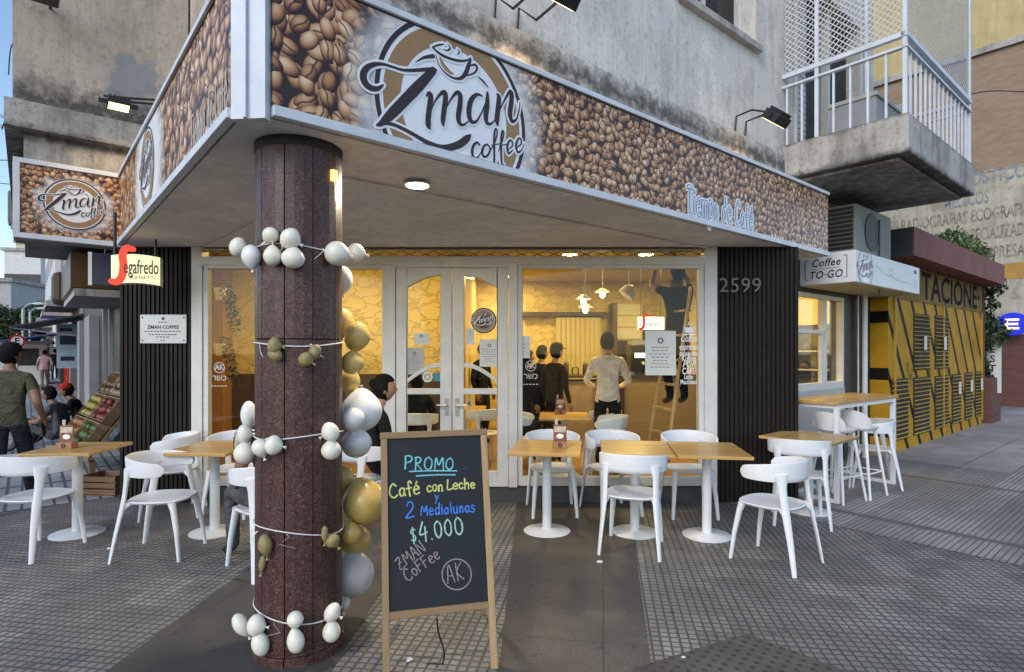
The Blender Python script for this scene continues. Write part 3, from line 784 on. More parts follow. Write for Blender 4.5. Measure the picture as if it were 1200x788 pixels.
for px_, py_ in ((bs0+.06, -bw+.05), (bs1-.06, -bw+.05), (bs0+.06, -.4), (bs1-.06, -.05)): rl.bb(px_-.02, px_+.02, py_-.02, py_+.02, zr0, 7.2)
rl.v = [BI @ v for v in rl.v]; rl.build('railing', m_signwhite, bal)
def netmat():
    m = bpy.data.materials.new('safety net'); m.use_nodes = True; t = m.node_tree
    b = t.nodes['Principled BSDF']; b.inputs['Base Color'].default_value = (.55, .56, .55, 1)
    s = t.nodes.new('ShaderNodeSeparateXYZ'); t.links.new(objco(t, None, R(-40)), s.inputs[0])
    h = mth(t, 'ADD', s.outputs[0], s.outputs[1])
    L = None
    for q in (mth(t, 'ADD', h, s.outputs[2]), mth(t, 'SUBTRACT', h, s.outputs[2])):
        a = mth(t, 'LESS_THAN', mth(t, 'FRACT', mth(t, 'DIVIDE', q, .07)), .2); L = a if L is None else mth(t, 'MAXIMUM', L, a)
    tr = t.nodes.new('ShaderNodeBsdfTransparent'); mx = t.nodes.new('ShaderNodeMixShader')
    t.links.new(L, mx.inputs[0]); t.links.new(tr.outputs[0], mx.inputs[1]); t.links.new(b.outputs[0], mx.inputs[2]); t.links.new(mx.outputs[0], t.nodes['Material Output'].inputs[0])
    return m
ne = MB(RF); ne.bb(bs0+.058, bs0+.06, -bw+.05, -.02, zr1+.06, 7.2); ne.bb(bs0+.06, bs1-.06, -bw+.048, -bw+.05, zr1+.06, 7.2)
ne.v = [BI @ v for v in ne.v]; ne.build('safety_net', netmat(), bal)
# balcony door: roller blind, and a dark-coloured panel in place of the unlit room
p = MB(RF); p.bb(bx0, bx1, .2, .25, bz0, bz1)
bpart(p, 'balcony_doorway', M('dark panel for dim room', (.03, .028, .028), .7, .2, 3))
p = MB(RF)
for i in range(30): p.bb(bx0+.02, bx0+.55, .12, .19, bz0+.03+i*.078, bz0+.095+i*.078)
bpart(p, 'roller_blind', M('pale blind slats', (.5, .5, .5), .5, .06, 3))
p = MB(RF); p.bb(bx0-.05, bx0, -.02, .2, bz0, bz1); p.bb(bx1, bx1+.05, -.02, .2, bz0, bz1); p.bb(bx0+1.22, bx0+1.3, .1, .2, bz0, bz1); bpart(p, 'balcony_door_frame', m_upvc)

# ------------------------------------------------------------------ fascia signs
def fascia(mtx, length, sgn, label, glowpos, sc1, sc2, split, name_beans):
    t_ = thing('fascia_sign', label, 'shop sign', mtx)
    x0, x1 = (0, length) if sgn > 0 else (-length, 0)
    f = MB()
    f.bb(x0, x1, -.045, .0, ZS-.0, ZS+.05); f.bb(x0, x1, -.04, 0, ZT-.035, ZT)
    f.bb(x0, x1, 0, .25, ZT-.045, ZT-.005)
    f.build('frame', m_signwhite, t_, bevel=.004)
    b = MB(); b.bb(x0+.003, x1-.003, -.02, 0, ZS+.05, ZT-.035)
    b.build('bean_panel', beans(name_beans, sc1, sc2, split, glowpos, (.46, .72)), t_)
    d = MB(); d.bb(x0+.003, x1-.003, -.0225, -.0202, ZS+.05, ZS+.058); d.bb(x0+.003, x1-.003, -.0225, -.0202, ZT-.043, ZT-.035); d.build('painted_gap_shade', m_ink, t_)  # solid dark strips paint in the shade between frame and panel
    return t_
fs = fascia(FR, 6.24, 1, 'long coffee bean print sign with a big round logo, facing the right street', [(LC[0], LC[1], 1.0)], 8.2, 11.5, LC[0], 'coffee bean print long')
logo(fs, LC[0], LC[1], 1.0, -.0235, (ZS+.059, ZT-.044))
def tiempo(parent, x, z, size, y, width=1.0, rot=0):
    sx = (width/size - 1.12)/6.86
    for nm, mt, gr, yy in (('lettering_backing', m_print, .105*size, y), ('lettering_outline', m_blueprint, .03*size, y-.0018), ('lettering', m_print, -.008*size, y-.0036)):
        p = MB(); handwrite(p, 'Tiempo de Caf\u00e9', x, z, size, .085*size, yy, rot, sx, 0, gr+.0*size)
        orient(p.build(nm, mt, parent))
xa, za = onplane(FR, -.03, 806, 246); xb, zb = onplane(FR, -.03, 884, 262)
tiempo(fs, xa, za-.02, .225, -.0235, xb-xa, 0)
FLm = TR(-1.30, 2.73, 0, -50)
gx, gz = onplane(FLm, -.03, 171, 232)
fl = fascia(FLm, 4.33, -1, 'coffee bean print sign seen edge-on, running down the left street', [(gx, 3.05, .95)], 7.4, None, 0, 'coffee bean print side')
logo(fl, gx, 3.05, .62, -.0235, (ZS+.059, ZT-.044))
xa, za = onplane(FLm, -.03, 222, 173)
xb, zb = onplane(FLm, -.03, 265, 130)
p = MB(); handwrite(p, 'Tiempo de Caf\u00e9', xa, za-.02, .20, .02, -.0235, 0, ((xb-xa)/.20 - 1.12)/6.86, 0)
orient(p.build('lettering', M('bleached lettering', (.48, .42, .36), .5, .1, 20), fl))
p = MB(); p.prism([(-1.13, 2.71), (-1.135, 2.66), (-1.30, 2.675), (-1.30, 2.73)], ZS-.02, ZT); p.bb(-1.235, -1.22, 2.648, 2.67, ZS-.02, ZT)
bpart(p, 'corner_post', m_signwhite)

# end sign that closes the canopy on the left
ES = TR(-4.03, 6.05, 0, 40)
es = thing('end_sign', 'square framed coffee bean sign with round logo under the bay on the left', 'shop sign', ES @ Matrix.Translation((-.45, 0, 0)))
f = MB(); a, b_ = -.45, .45
f.bb(a, b_, -.04, .02, ZS-.02, ZS+.03); f.bb(a, b_, -.04, .02, ZT-.045, ZT); f.bb(a, a+.05, -.04, .02, ZS+.03, ZT-.045); f.bb(b_-.03, b_, -.04, .02, ZS+.03, ZT-.045)
f.build('frame', m_signwhite, es, bevel=.004)
q = MB(); q.bb(a+.05, b_-.03, -.02, .019, ZS+.03, ZT-.045); q.build('bean_panel', beans('coffee bean print small', 14, None, 0, [(.03, 3.04, .85)], (.18, .30)), es)
lg = logo(es, .02, 3.05, .48, -.0235)
q = MB(); q.bb(a, b_, .02, .5, ZS+.02, ZT-.02); q.build('box', m_concrete, es)
# ------------------------------------------------------------------ the column at the corner
CC = (-1.15, 3.13); CRD = .222
colm = thing('granite_column', 'faceted column clad in speckled purple-brown granite slabs under the sign corner', 'column', TR(*CC))
NF = 10; ph0 = 252.0 - 18 + 1.5
def cxy(a, r): return (r*math.cos(R(a)), r*math.sin(R(a)))
for zi, (z0, z1) in enumerate(((0, .05), (.05, 1.655), (1.66, ZS))):
    p = MB()
    for k in range(NF):
        a0, a1 = ph0 + 36*k + .5, ph0 + 36*(k+1) - .5
        rr = CRD + (.012 if zi == 0 else 0)
        # slabs are slightly curved plates with open joints
        pts = [cxy(a0 + (a1-a0)*i/3, rr*(1 - .018*abs(i-1.5)/1.5*0)) for i in range(4)] + [cxy(a1, rr-.03), cxy(a0, rr-.03)]
        p.prism(pts, z0, z1)
    p.build('plinth' if zi == 0 else 'granite_cladding', m_granite, colm, bevel=.003)
p = MB(); p.lathe([(CRD-.012, 0), (CRD-.012, ZS)], 30); p.build('core', M('joint mortar', (.055, .036, .032), .8, .3, 20), colm)
def capstain():
    m = wallmat('soot stained cap', (.03, .026, .024), (.1, .095, .085), .5, (), .9); return m
p = MB(); p.lathe([(CRD+.003, ZS-.05), (CRD+.004, ZS-.001)], 30); p.build('sooty_cap', capstain(), colm)
p = MB(); a = -22; q = cxy(a, CRD+.006); p.obox((q[0], q[1], ZS-.17), (.02, .03, .055), Matrix.Rotation(R(a), 4, 'Z')); p.build('indicator_light', emit('amber indicator', (1.0, .55, .08), 3.0), colm)

# ------------------------------------------------------------------ balloons
def balloonmat(name, col, rough, var=.1, sss=0):
    m = M(name, col, rough, var, 7, .15, 30, spec=.45)
    b = m.node_tree.nodes['Principled BSDF']
    b.inputs['Subsurface Weight'].default_value = .15; b.inputs['Subsurface Radius'].default_value = (.02, .015, .01); b.inputs['Subsurface Scale'].default_value = .3
    return m
m_bw = balloonmat('chalky white latex', (.76, .72, .61), .34); m_bg = balloonmat('gold latex', (.60, .42, .13), .24, .15)
m_bk = balloonmat('shrivelled khaki latex', (.27, .21, .09), .5, .25); m_bp = balloonmat('pale pearl latex', (.66, .63, .60), .25)
m_bb = balloonmat('bluish white latex', (.76, .75, .72), .32)
m_rib = M('white ribbon', (.72, .70, .66), .6, .1, 20)
def balloon(px, py, rx, ry, mt, label, group, tilt=0, tail=0, Y=None, shrivel=0):
    tan = (px - CX)/FPX; Yc = CC[1]
    if Y is None:
        # rest against the column's face where the line of sight meets it, otherwise beside it
        best = None; rad = rx/FPX*2.95
        a = 1 + tan*tan; b = -2*(CC[1] + tan*CC[0]); c = CC[0]**2 + CC[1]**2 - (CRD + rad*.8)**2
        disc = b*b - 4*a*c
        Yc = (-b - math.sqrt(disc))/(2*a) if disc > 0 else (CC[1] + tan*CC[0])/a
        Y = Yc
    c = Pt(px, py, Y); s = Y/FPX
    rot = Matrix.Rotation(R(-tilt), 4, 'Y')
    def fn(x, y, z):
        if z < 0:
            k = 1 - .35*(-z)**1.7 - (.2*(-z)**3 if shrivel else 0); x *= k; y *= k; z *= 1.08
        if shrivel:
            q = 1 + .09*math.sin(7*x + 5*z)*math.cos(6*y + 4*z); x *= q; y *= q
        return x, y, z
    p = MB(); dep = min(rx, ry)*s if Y < 9 else rx*s
    p.ball((0, 0, 0), (rx*s, dep, ry*s), rot, 20, 14, fn)
    m0 = p.m; p.m = rot @ Matrix.Translation((0, 0, -ry*s*1.07))
    p.tube([(0, 0, .004), (0, 0, -.006), (0, 0, -.016)], [.004, .004, .010], 8)
    p.m = m0
    o = p.build('balloon', mt, None, 60); o.location = c
    return tag(o, label, 'balloon', group)
g1, g2, g3, g4, g5, g6 = 'balloons on the top ribbon', 'balloons on the second ribbon', 'balloons on the middle ribbon', 'balloons on the fourth ribbon', 'balloons on the lowest ribbon', 'balloons bunched behind the column'
BL = [
 (279.5,290,12,10,m_bw,'white balloon farthest left on the top ribbon, beyond the column edge',g1,75),(294.5,301,11,14,m_bb,'greyish white balloon hanging at the left column edge, on the top ribbon',g1,5),
 (317,276,9.5,9.5,m_bw,'small white balloon, upper left of the four bunched on the top ribbon',g1,-40),(340.5,280,13,11.5,m_bw,'round white balloon, upper right of the four bunched on the top ribbon',g1,60),
 (319.5,300,10.5,12,m_bw,'white balloon, lower left of the four bunched on the top ribbon',g1,180),(343.5,302.5,13.5,12.5,m_bw,'plump white balloon, lower right of the four bunched on the top ribbon',g1,170),
 (395,297.5,14.5,14.5,m_bw,'large white balloon in front at the right end of the top ribbon',g1,80),(417,297,11.5,11,m_bw,'white balloon past the column edge, far right end of the top ribbon',g1,80),
 (322,405.5,10.5,8,m_bk,'shrivelled khaki balloon, upper of the left pair on the second ribbon',g2,80),(323,416,9,7.5,m_bk,'shrivelled khaki balloon, lower of the left pair on the second ribbon',g2,150),
 (358.5,421.5,9,8.5,m_bk,'shrivelled khaki balloon, rounder one of the right pair on the second ribbon',g2,60),(369,413,7,9.5,m_bk,'limp khaki balloon, upright one of the right pair on the second ribbon',g2,-15),
 (287,508.5,11.5,8.5,m_bw,'white balloon, upper one left of the column on the middle ribbon',g3,90),(287,531,12.5,13,m_bw,'white balloon, lower one left of the column on the middle ribbon',g3,180),
 (305.5,525,10,11,m_bw,'white balloon between two others on the middle ribbon, left part',g3,20),(321,522,12,10,m_bw,'white balloon on the column face, rightmost of the left bunch on the middle ribbon',g3,80),
 (387,506.5,12,10,m_bw,'white balloon above its twin, right part of the middle ribbon',g3,-60),(388,527.5,11.5,11.5,m_bw,'white balloon below its twin, right part of the middle ribbon',g3,180),
 (311,639,8,13,m_bk,'limp gold balloon hanging folded at left of the fourth ribbon',g4,8),(307.5,661,4,10,m_bk,'withered gold balloon tip dangling lowest on the fourth ribbon',g4,-8),
 (389.6,634,8.5,8.5,m_bk,'small round gold balloon at right of the fourth ribbon',g4,40),(380.5,626,4,9.5,m_bk,'empty gold balloon skin tied right on the fourth ribbon',g4,0),
 (283,732.5,9,14.5,m_bw,'slanting white balloon farthest left on the lowest ribbon',g5,32),(300.5,733,13,10.5,m_bw,'white balloon above another, left on the lowest ribbon',g5,80),
 (305,754,10,15,m_bw,'teardrop white balloon hanging below, left on the lowest ribbon',g5,195),(346,726.5,9.5,10,m_bw,'white balloon at the column middle, upper on the lowest ribbon',g5,0),
 (346.5,751,10,14.5,m_bw,'teardrop white balloon hanging at the column middle on the lowest ribbon',g5,188),(389.5,718,12,9,m_bw,'white balloon, upper one at the right on the lowest ribbon',g5,60),
 (388.5,740,10.5,12.5,m_bw,'white balloon, lower one at the right on the lowest ribbon',g5,180)]
for a in BL: balloon(a[0], a[1], a[2], a[3], a[4], a[5], a[6], a[7], shrivel=(a[4] is m_bk))
BK = [
 (402,328,11,16,m_bp,'pale balloon mostly hidden behind the column, highest of the bunch',3.42,0),(401,378,13,17,m_bg,'gold balloon half behind the column, above all other gold ones',3.45,0),
 (418.5,394.6,18,14.5,m_bg,'oval gold balloon sticking out right of the column, above a rounder one',3.36,80),(412.7,425.5,14,13.5,m_bg,'round gold balloon right of the column under an oval one',3.30,180),
 (410,448,12,15,m_bg,'gold balloon tucked behind the column just above the big white one',3.46,0),(423.6,481,24,24.5,m_bb,'largest bluish white balloon right of the column at table height',3.42,180),
 (413.5,491.5,14,13.5,m_bb,'white balloon in front of the biggest white one, right of the column',3.25,0),(417.5,519,18,17.5,m_bb,'white balloon below two others right of the column, above gold ones',3.36,180),
 (402,562,13,17,m_bg,'gold balloon peeping out beside the column above the big gold one',3.40,0),(427,587.5,26,27,m_bg,'largest glossy gold balloon beside the chalkboard',3.34,200),
 (411.5,625,12.5,12.5,m_bg,'small gold balloon under the largest gold one',3.24,180),(416,632,19,17,m_bg,'darker gold balloon behind the small one, low on the right',3.40,180),
 (413,672,25,27,m_bp,'big pale pearl balloon lowest beside the chalkboard leg',3.38,180),(402.5,707,7.5,9,m_bb,'small white balloon near the ground behind the column edge',3.4,0),
 (291.5,487,9,17,m_bb,'bluish white balloon peeping from behind the left column edge',3.34,0)]
for px, py, rx, ry, mt, lb, Y, ti in BK: balloon(px, py, rx, ry, mt, lb, g6, ti, Y=Y)
def ring_ribbon(y1, y2, label, dz=0):
    Yf = CC[1] - CRD; z = CAMZ + (HY - (y1+y2)/2)/FPX*Yf; p = MB(); pts = []
    rn = random.Random(int(y1))
    for i in range(41):
        a = -90 + 360*i/40
        pts.append((CC[0] + (CRD+.006)*math.cos(R(a)), CC[1] + (CRD+.006)*math.sin(R(a)), z + .012*math.sin(R(a*2+y1)) + (y1-y2)/FPX*Yf*.5*math.cos(R(a))*-1))
    p.tube(pts, .0035, 6)
    for k in range(3):
        a = rn.uniform(-160, -20); b0 = Vector((CC[0] + (CRD+.01)*math.cos(R(a)), CC[1] + (CRD+.01)*math.sin(R(a)), z))
        out = Vector((math.cos(R(a)), math.sin(R(a)), 0)); sd_ = Vector((-out.y, out.x, 0))
        q = [b0 + sd_*rn.uniform(-.02, .02)*i + out*.006*i + Vector((0, 0, -.022*i + .012*i*(i < 2))) for i in range(4)]
        p.tube(q, [.003, .004, .004, .002], 5, .4)
    o = p.build('ribbon', m_rib, None, 50); return tag(o, label, 'ribbon', 'ribbons tied round the column')
ring_ribbon(289, 288, 'white ribbon tied round the column highest, above head height')
ring_ribbon(403, 404, 'white ribbon tied round the column with shrivelled khaki balloons')
ring_ribbon(514, 513, 'white ribbon tied round the column at table height')
ring_ribbon(634, 618, 'slack white ribbon round the column with limp gold balloons')
ring_ribbon(735, 722, 'white ribbon tied round the column lowest, near the ground')

# ------------------------------------------------------------------ chairs
def chair_parts(t):
    se = lambda v, e: math.copysign(abs(v)**e, v)
    p = MB(); n = 40
    def ringpts(sx, sy, z, dish=0):
        return [(sx*se(math.cos(2*math.pi*k/n), .72), .01 + sy*se(math.sin(2*math.pi*k/n), .72) - .0, z) for k in range(n)]
    lv = [ringpts(.04, .04, .436), ringpts(.12, .12, .437), ringpts(.185, .19, .445), ringpts(.212, .215, .452), ringpts(.218, .221, .446), ringpts(.212, .215, .434), ringpts(.18, .19, .424), ringpts(.05, .05, .420)]
    vs = [v for l in lv for v in l]
    fs = [(i*n+k, (i+1)*n+k, (i+1)*n+(k+1) % n, i*n+(k+1) % n) for i in range(len(lv)-1) for k in range(n)]
    fs += [tuple(range(n)), tuple(range((len(lv)-1)*n, len(lv)*n))[::-1]]
    p.add(vs, fs); p.build('seat', m_white, t, 50)
    p = MB(); m_ = 41; vs = []
    prof = [(-.009, -.5), (-.011, -.3), (-.011, .3), (-.008, .5), (.0, .54), (.008, .5), (.010, .3), (.010, -.3), (.008, -.5), (0, -.54)]
    for i in range(m_):
        a = R(-118 + 236*i/(m_-1)); e = abs(i-(m_-1)/2)/((m_-1)/2)
        rx, ry = .262, .245
        cx, cy = rx*math.sin(a), .02 - ry*math.cos(a)
        nx, ny = math.sin(a), -math.cos(a)
        h = .140 - .055*e**2; endk = 1 if e < .93 else math.sqrt(max(0, 1-((e-.93)/.075)**2))
        zc = .715 - .022*e**2; tilt = .10*(1-e)
        for dr, dz in prof:
            zz = dz*h*max(endk, .05); off = dr + zz*tilt
            vs.append((cx + nx*off, cy + ny*off, zc + zz))
    k = len(prof)
    fs = [(i*k+j, (i+1)*k+j, (i+1)*k+(j+1) % k, i*k+(j+1) % k) for i in range(m_-1) for j in range(k)] + [tuple(range(k)), tuple(range((m_-1)*k, m_*k))[::-1]]
    p.add(vs, fs); p.build('backrest', m_white, t, 50)
    for s in (-1, 1):
        p = MB(); p.tube([(s*.212, .235, 0), (s*.198, .212, .2), (s*.180, .178, .38), (s*.172, .160, .436)], [.0155, .0205, .026, .034], 10, .85); p.build('leg', m_white, t, 60)
        p = MB(); p.tube([(s*.232, -.262, 0), (s*.214, -.225, .22), (s*.198, -.185, .42), (s*.197, -.168, .52), (s*.197, -.158, .61), (s*.194, -.152, .655), (s*.192, -.146, .70)], [.017, .023, .030, .028, .031, .042, .050], 12, .52, up=(s*.69, .72, 0)); 
        p.tube([(s*.198, -.185, .40), (s*.18, -.15, .435), (s*.15, -.11, .438)], [.020, .022, .012], 8); p.build('leg', m_white, t, 60)
c0 = None
def chair(x, y, fx, fy, label, group, z=0.0):
    global c0
    rz = math.degrees(math.atan2(-fx, fy))
    if c0 is None:
        c0 = thing('cafe_chair', label, 'chair', TR(x, y, z, rz), group); chair_parts(c0); return c0
    return copy_tree(c0, TR(x, y, z, rz), None, label, group)
gc = 'white plastic chairs on the pavement'
chair(-3.80, 4.62, .12, 1, 'white chair at far left, back to the camera, nearest the walking man', gc)
chair(-2.77, 4.58, 1, .06, 'white chair turned sideways, seat facing right, between the two left tables', gc)
chair(-3.32, 5.66, -1, -.35, 'white chair standing right against the dark ribbed panel under the plaque', gc)
chair(-2.72, 5.72, -.1, -1, 'white chair behind the table left of the column, by the left window', gc)
chair(-1.80, 4.30, -.74, .68, 'white chair half behind the column with a person in grey trousers on it', gc)
chair(-1.36, 5.18, .55, .8, 'white chair with a person in black on it, between the balloons and the door', gc)
chair(.40, 5.74, .05, -1, 'white chair behind the single middle table, nearest to the door', gc)
chair(.99, 5.74, .28, -1, 'white chair behind the joined tables, turned slightly right, by the window', gc)
chair(.98, 4.70, .33, 1, 'white chair in front of the joined tables, its back to the camera', gc)
chair(1.74, 5.70, -.02, -1, 'white chair behind the joined tables, beside the ribbed panel edge', gc)
chair(2.00, 4.42, -.64, .77, 'white chair nearest the camera on the right, its back turned', gc)
chair(2.70, 5.44, .36, .95, 'white chair tucked at the right square table, partly behind another chair', gc)
chair(4.27, 6.88, -.85, .3, 'white low chair under the far end of the high table', gc)

# ------------------------------------------------------------------ tables
def table_parts(t, sx, sy):
    p = MB(); p.bb(-sx/2, sx/2, -sy/2, sy/2, .725, .752); p.build('tabletop', m_wood, t, bevel=.004)
    p = MB(); p.lathe([(.04, .012), (.04, .72), (.09, .722), (.09, .7245)], 20); p.build('pole', m_whitemetal, t, 40)
    p = MB(); p.lathe([(.205, 0), (.207, .006), (.20, .011), (.06, .02), (.045, .03)], 36); p.build('base', m_whitemetal, t, 40)
t0 = None
gt = 'square pine-topped tables on white pedestals'
def table(x, y, rz, label, sx=.6, sy=.74, z=0.0, group=gt):
    t = thing('cafe_table', label, 'table', TR(x, y, z, rz), group); table_parts(t, sx, sy); return t
table(-3.80, 5.06, 4, 'wooden table at far left with a menu box on it, beside the walking man', .58, .62)
table(-2.62, 5.10, -4, 'wooden table partly behind the column, before the left window', .58, .66)
table(.31, 5.13, -8, 'wooden table standing alone before the door, with a menu stand on it')
table(1.08, 5.09, -8, 'wooden table, left one of the two pushed together', .59)
table(1.685, 5.005, -8, 'wooden table, right one of the two pushed together, near the house number', .59)
table(2.95, 5.75, 41, 'wooden table before the high table, right of the ribbed panel', .70, .68)
# menu stands
m_mcard = M('printed card brown', (.20, .075, .04), .45, .5, 40); m_mcard2 = M('printed card cream', (.55, .45, .36), .45, .3, 30)
m_clear = glassmat('clear acrylic', (.9, .92, .92), 1.0)
def menu(x, y, z, rz, label):
    t = thing('menu_stand', label, 'menu stand', TR(x, y, z, rz), 'menu stands on the tables')
    p = MB(); p.bb(-.065, .065, -.045, .045, 0, .055); p.build('box', M('wood block', (.34, .17, .09), .5, .2, 10), t, bevel=.004)
    p = MB(); p.bb(-.058, .058, -.008, -.002, .055, .20); c_ = p.build('card', m_mcard, t)
    p = MB(); p.bb(-.05, .05, -.0095, -.0085, .135, .185); p.build('picture', m_mcard2, c_)
    p = MB(); p.ball((.0, -.010, .10), (.032, .001, .022), None, 14, 8); p.build('cup_picture', m_print, c_)
    p = MB(); p.bb(-.045, -.02, .006, .012, .055, .245); p.build('tall_card', m_mcard2, t)
    annp = MB(); annulus(annp, .008, .02, -.0465, cx=0, cz=.027); orient(annp.build('stamp', m_ink, t))
menu(-3.86, 5.02, .752, 3, 'small wooden menu stand with orange card on the far left table')
menu(.42, 5.06, .752, -5, 'small wooden menu stand with brown card on the single middle table')
def glass_jar(x, y, z, label):
    t = thing('sugar_jar', label, 'jar', TR(x, y, z)); p = MB(); p.lathe([(.032, 0), (.036, .01), (.036, .09), (.028, .105)], 16); p.build('glass', m_clear, t, 40)
    p = MB(); p.lathe([(.026, 0), (.026, .05)], 12, (0, 0, .004)); p.build('contents', m_bw, t); p = MB(); p.lathe([(.03, .105), (.03, .13), (.012, .15)], 14); p.build('lid', m_steel, t, 40)
glass_jar(-2.38, 5.02, .752, 'glass sugar jar on the table left of the column')

# high table and stools
ht = thing('high_table', 'tall narrow wooden table on white legs under the serving window', 'table', TR(3.40, 6.05, 0, 37))
p = MB(); p.bb(-.06, 1.54, -.03, .52, 1.03, 1.065); p.build('tabletop', m_wood, ht, bevel=.004)
for x in (0, 1.45):
    p = MB(); q = .024
    p.bb(x-q, x+q, -q, q, 0, 1.03); p.bb(x-q, x+q, .47-q, .47+q, 0, 1.03); p.bb(x-q, x+q, q, .47-q, 0, .04); p.bb(x-q, x+q, q, .47-q, .99, 1.03)
    p.build('leg_frame', m_whitemetal, ht, bevel=.003)
p = MB(); p.bb(.024, 1.426, -.02, .02, .99, 1.029); p.build('apron', m_whitemetal, ht)
p = MB(); p.bb(.024, 1.426, .45, .49, .0, .04); p.build('foot_bar', m_whitemetal, ht)
def stool_parts(t):
    p = MB(); n = 24; prof = [(.02, .735), (.12, .735), (.17, .748), (.185, .76), (.18, .752), (.16, .728), (.05, .712)]
    p.lathe(prof, 28); p.build('seat', m_white, t, 50)
    p = MB(); vs = []; m_ = 17
    for i in range(m_):
        a = R(-58 + 116*i/(m_-1)); e = abs(i-8)/8; h = .20*math.sqrt(max(.02, 1-e**2.4))
        for dr, z in ((0, 0), (.012, 0), (.035, h*.6), (.055, h), (.045, h), (.022, h*.6)):
            rr = .172 + dr; vs.append((rr*math.sin(a), -rr*math.cos(a), .752 + z))
    fs = [(i*6+j, (i+1)*6+j, (i+1)*6+(j+1) % 6, i*6+(j+1) % 6) for i in range(m_-1) for j in range(6)] + [tuple(range(6)), tuple(range((m_-1)*6, m_*6))[::-1]]
    p.add(vs, fs); p.build('backrest', m_white, t, 60)
    L = [(sx, sy) for sx in (-1, 1) for sy in (-1, 1)]
    for sx, sy in L:
        p = MB(); p.tube([(sx*.20, sy*.20, 0), (sx*.11, sy*.11, .72)], [.013, .019], 10); p.build('leg', m_white, t, 50)
    p = MB(); k = .20-.09*.27/.72
    p.tube([(-k, -k, .27), (k, -k, .27)], .009, 8); p.tube([(k, -k, .27), (k, k, .27)], .009, 8); p.tube([(k, k, .27), (-k, k, .27)], .009, 8); p.tube([(-k, k, .27), (-k, -k, .27)], .009, 8); p.build('footrest', m_white, t, 50)
s0 = thing('bar_stool', 'white bar stool under the high table, nearest to the ribbed panel', 'stool', TR(3.50, 6.24, 0, -62), 'white bar stools under the high table'); stool_parts(s0)
copy_tree(s0, TR(3.86, 6.43, 0, -55), None, 'white bar stool in the middle under the high table, next to the low chair')

# ------------------------------------------------------------------ chalkboard
BB = [Vector((-.639, 2.85, .27)), Vector((-.088, 2.985, .273)), Vector((-.113, 3.18, 1.14)), Vector((-.666, 3.05, 1.132))]
ex = (BB[1]-BB[0]).normalized(); ez0 = (BB[3]-BB[0]); ez = (ez0 - ex*ez0.dot(ex)).normalized(); ey = ez.cross(ex)
BM = Matrix.Translation(BB[0]) @ Matrix((ex, ey, ez)).transposed().to_4x4()
Wb, Hb = (BB[1]-BB[0]).length, ez0.length
ab = thing('chalkboard', 'standing chalkboard in a raw pine frame with a handwritten coffee promo', 'sign', BM)
zf = -(.27/ez.z) - .01
p = MB(); p.bb(0, .034, -.012, .022, zf, Hb); p.build('frame_post', m_frame_wood, ab, bevel=.003)
p = MB(); p.bb(Wb-.034, Wb, -.012, .022, zf, Hb); p.build('frame_post', m_frame_wood, ab, bevel=.003)
p = MB(); p.bb(.034, Wb-.034, -.012, .022, 0, .036); p.build('frame_rail', woodmat('raw pine rail', (.50, .33, .17), (.30, .17, .07), 'x', .6, 5), ab, bevel=.003)
p = MB(); p.bb(-.004, Wb+.004, -.013, .024, Hb, Hb+.034); p.build('frame_rail', woodmat('raw pine top rail', (.50, .33, .17), (.30, .17, .07), 'x', .6, 5), ab, bevel=.003)
def boardmat():
    m, t, b = newmat('dusty blackboard'); v = objco(t)
    n = noise(t, objco(t, (3, 3, 1.2)), 3.5, 7, .7, 1.2); n2 = noise(t, objco(t, (1, 1, 6)), 5, 6, .7)
    c = ramp(t, mth(t, 'ADD', mth(t, 'MULTIPLY', n, .7), mth(t, 'MULTIPLY', n2, .3)), [(.42, (.004, .006, .011)), (.62, (.007, .012, .020)), (.80, (.05, .07, .09))])
    t.links.new(c, b.inputs['Base Color']); b.inputs['Roughness'].default_value = .7; return m
p = MB(); p.bb(.034, Wb-.034, 0, .01, .036, Hb); bd = p.build('board', boardmat(), ab)
BF = BM
def bz(px, py): return onplane(BM, -.001, px, py)
def chalkmat(name, col):
    m, t, b = newmat(name); c = ramp(t, noise(t, objco(t), 160, 3, .7), [(.35, tuple(q*.45 for q in col)), (.6, col)])
    t.links.new(c, b.inputs['Base Color']); b.inputs['Roughness'].default_value = .95; return m
k_cy, k_ye, k_bl, k_mi, k_br = chalkmat('turquoise chalk', (.22, .62, .66)), chalkmat('yellow chalk', (.66, .70, .22)), chalkmat('blue chalk', (.07, .25, .80)), chalkmat('mint chalk', (.42, .68, .52)), chalkmat('pinkish grey chalk', (.36, .30, .29))
def zz(x, y): return bz(430 + x*170/893, 490 + y*150/788)
def wr(body, x0, y0, x1, y1, hpx, mat, wd, name):
    a = zz(x0, y0); b_ = zz(x1, y1); size = hpx*150/788*2.95/FPX
    L = math.hypot(b_[0]-a[0], b_[1]-a[1]); nat = sum(GL[c][0] for c in body); nb = .08*len(body)
    sx = max(.4, (L/size - nb)/nat)
    p = MB(); handwrite(p, body, a[0], a[1], size, wd, -.0012, math.degrees(math.atan2(b_[1]-a[1], b_[0]-a[0])), sx)
    orient(p.build(name, mat, bd))
wr('PROMO', 228, 318, 545, 320, 88, k_cy, .0075, 'chalk_writing')
p = MB()
for a, b_ in (((262, 330), (552, 326)), ((305, 357), (542, 350))): ribbon(p, [(*zz(*a), .007), (*zz((a[0]+b_[0])/2, (a[1]+b_[1])/2-3), .007), (*zz(*b_), .007)], -.0012)
orient(p.build('chalk_underline', k_cy, bd))
wr('Caf\u00e9', 140, 497, 335, 466, 86, k_ye, .009, 'chalk_writing'); wr('con', 370, 455, 475, 446, 62, k_ye, .009, 'chalk_writing'); wr('Leche', 492, 442, 672, 432, 60, k_ye, .0085, 'chalk_writing')
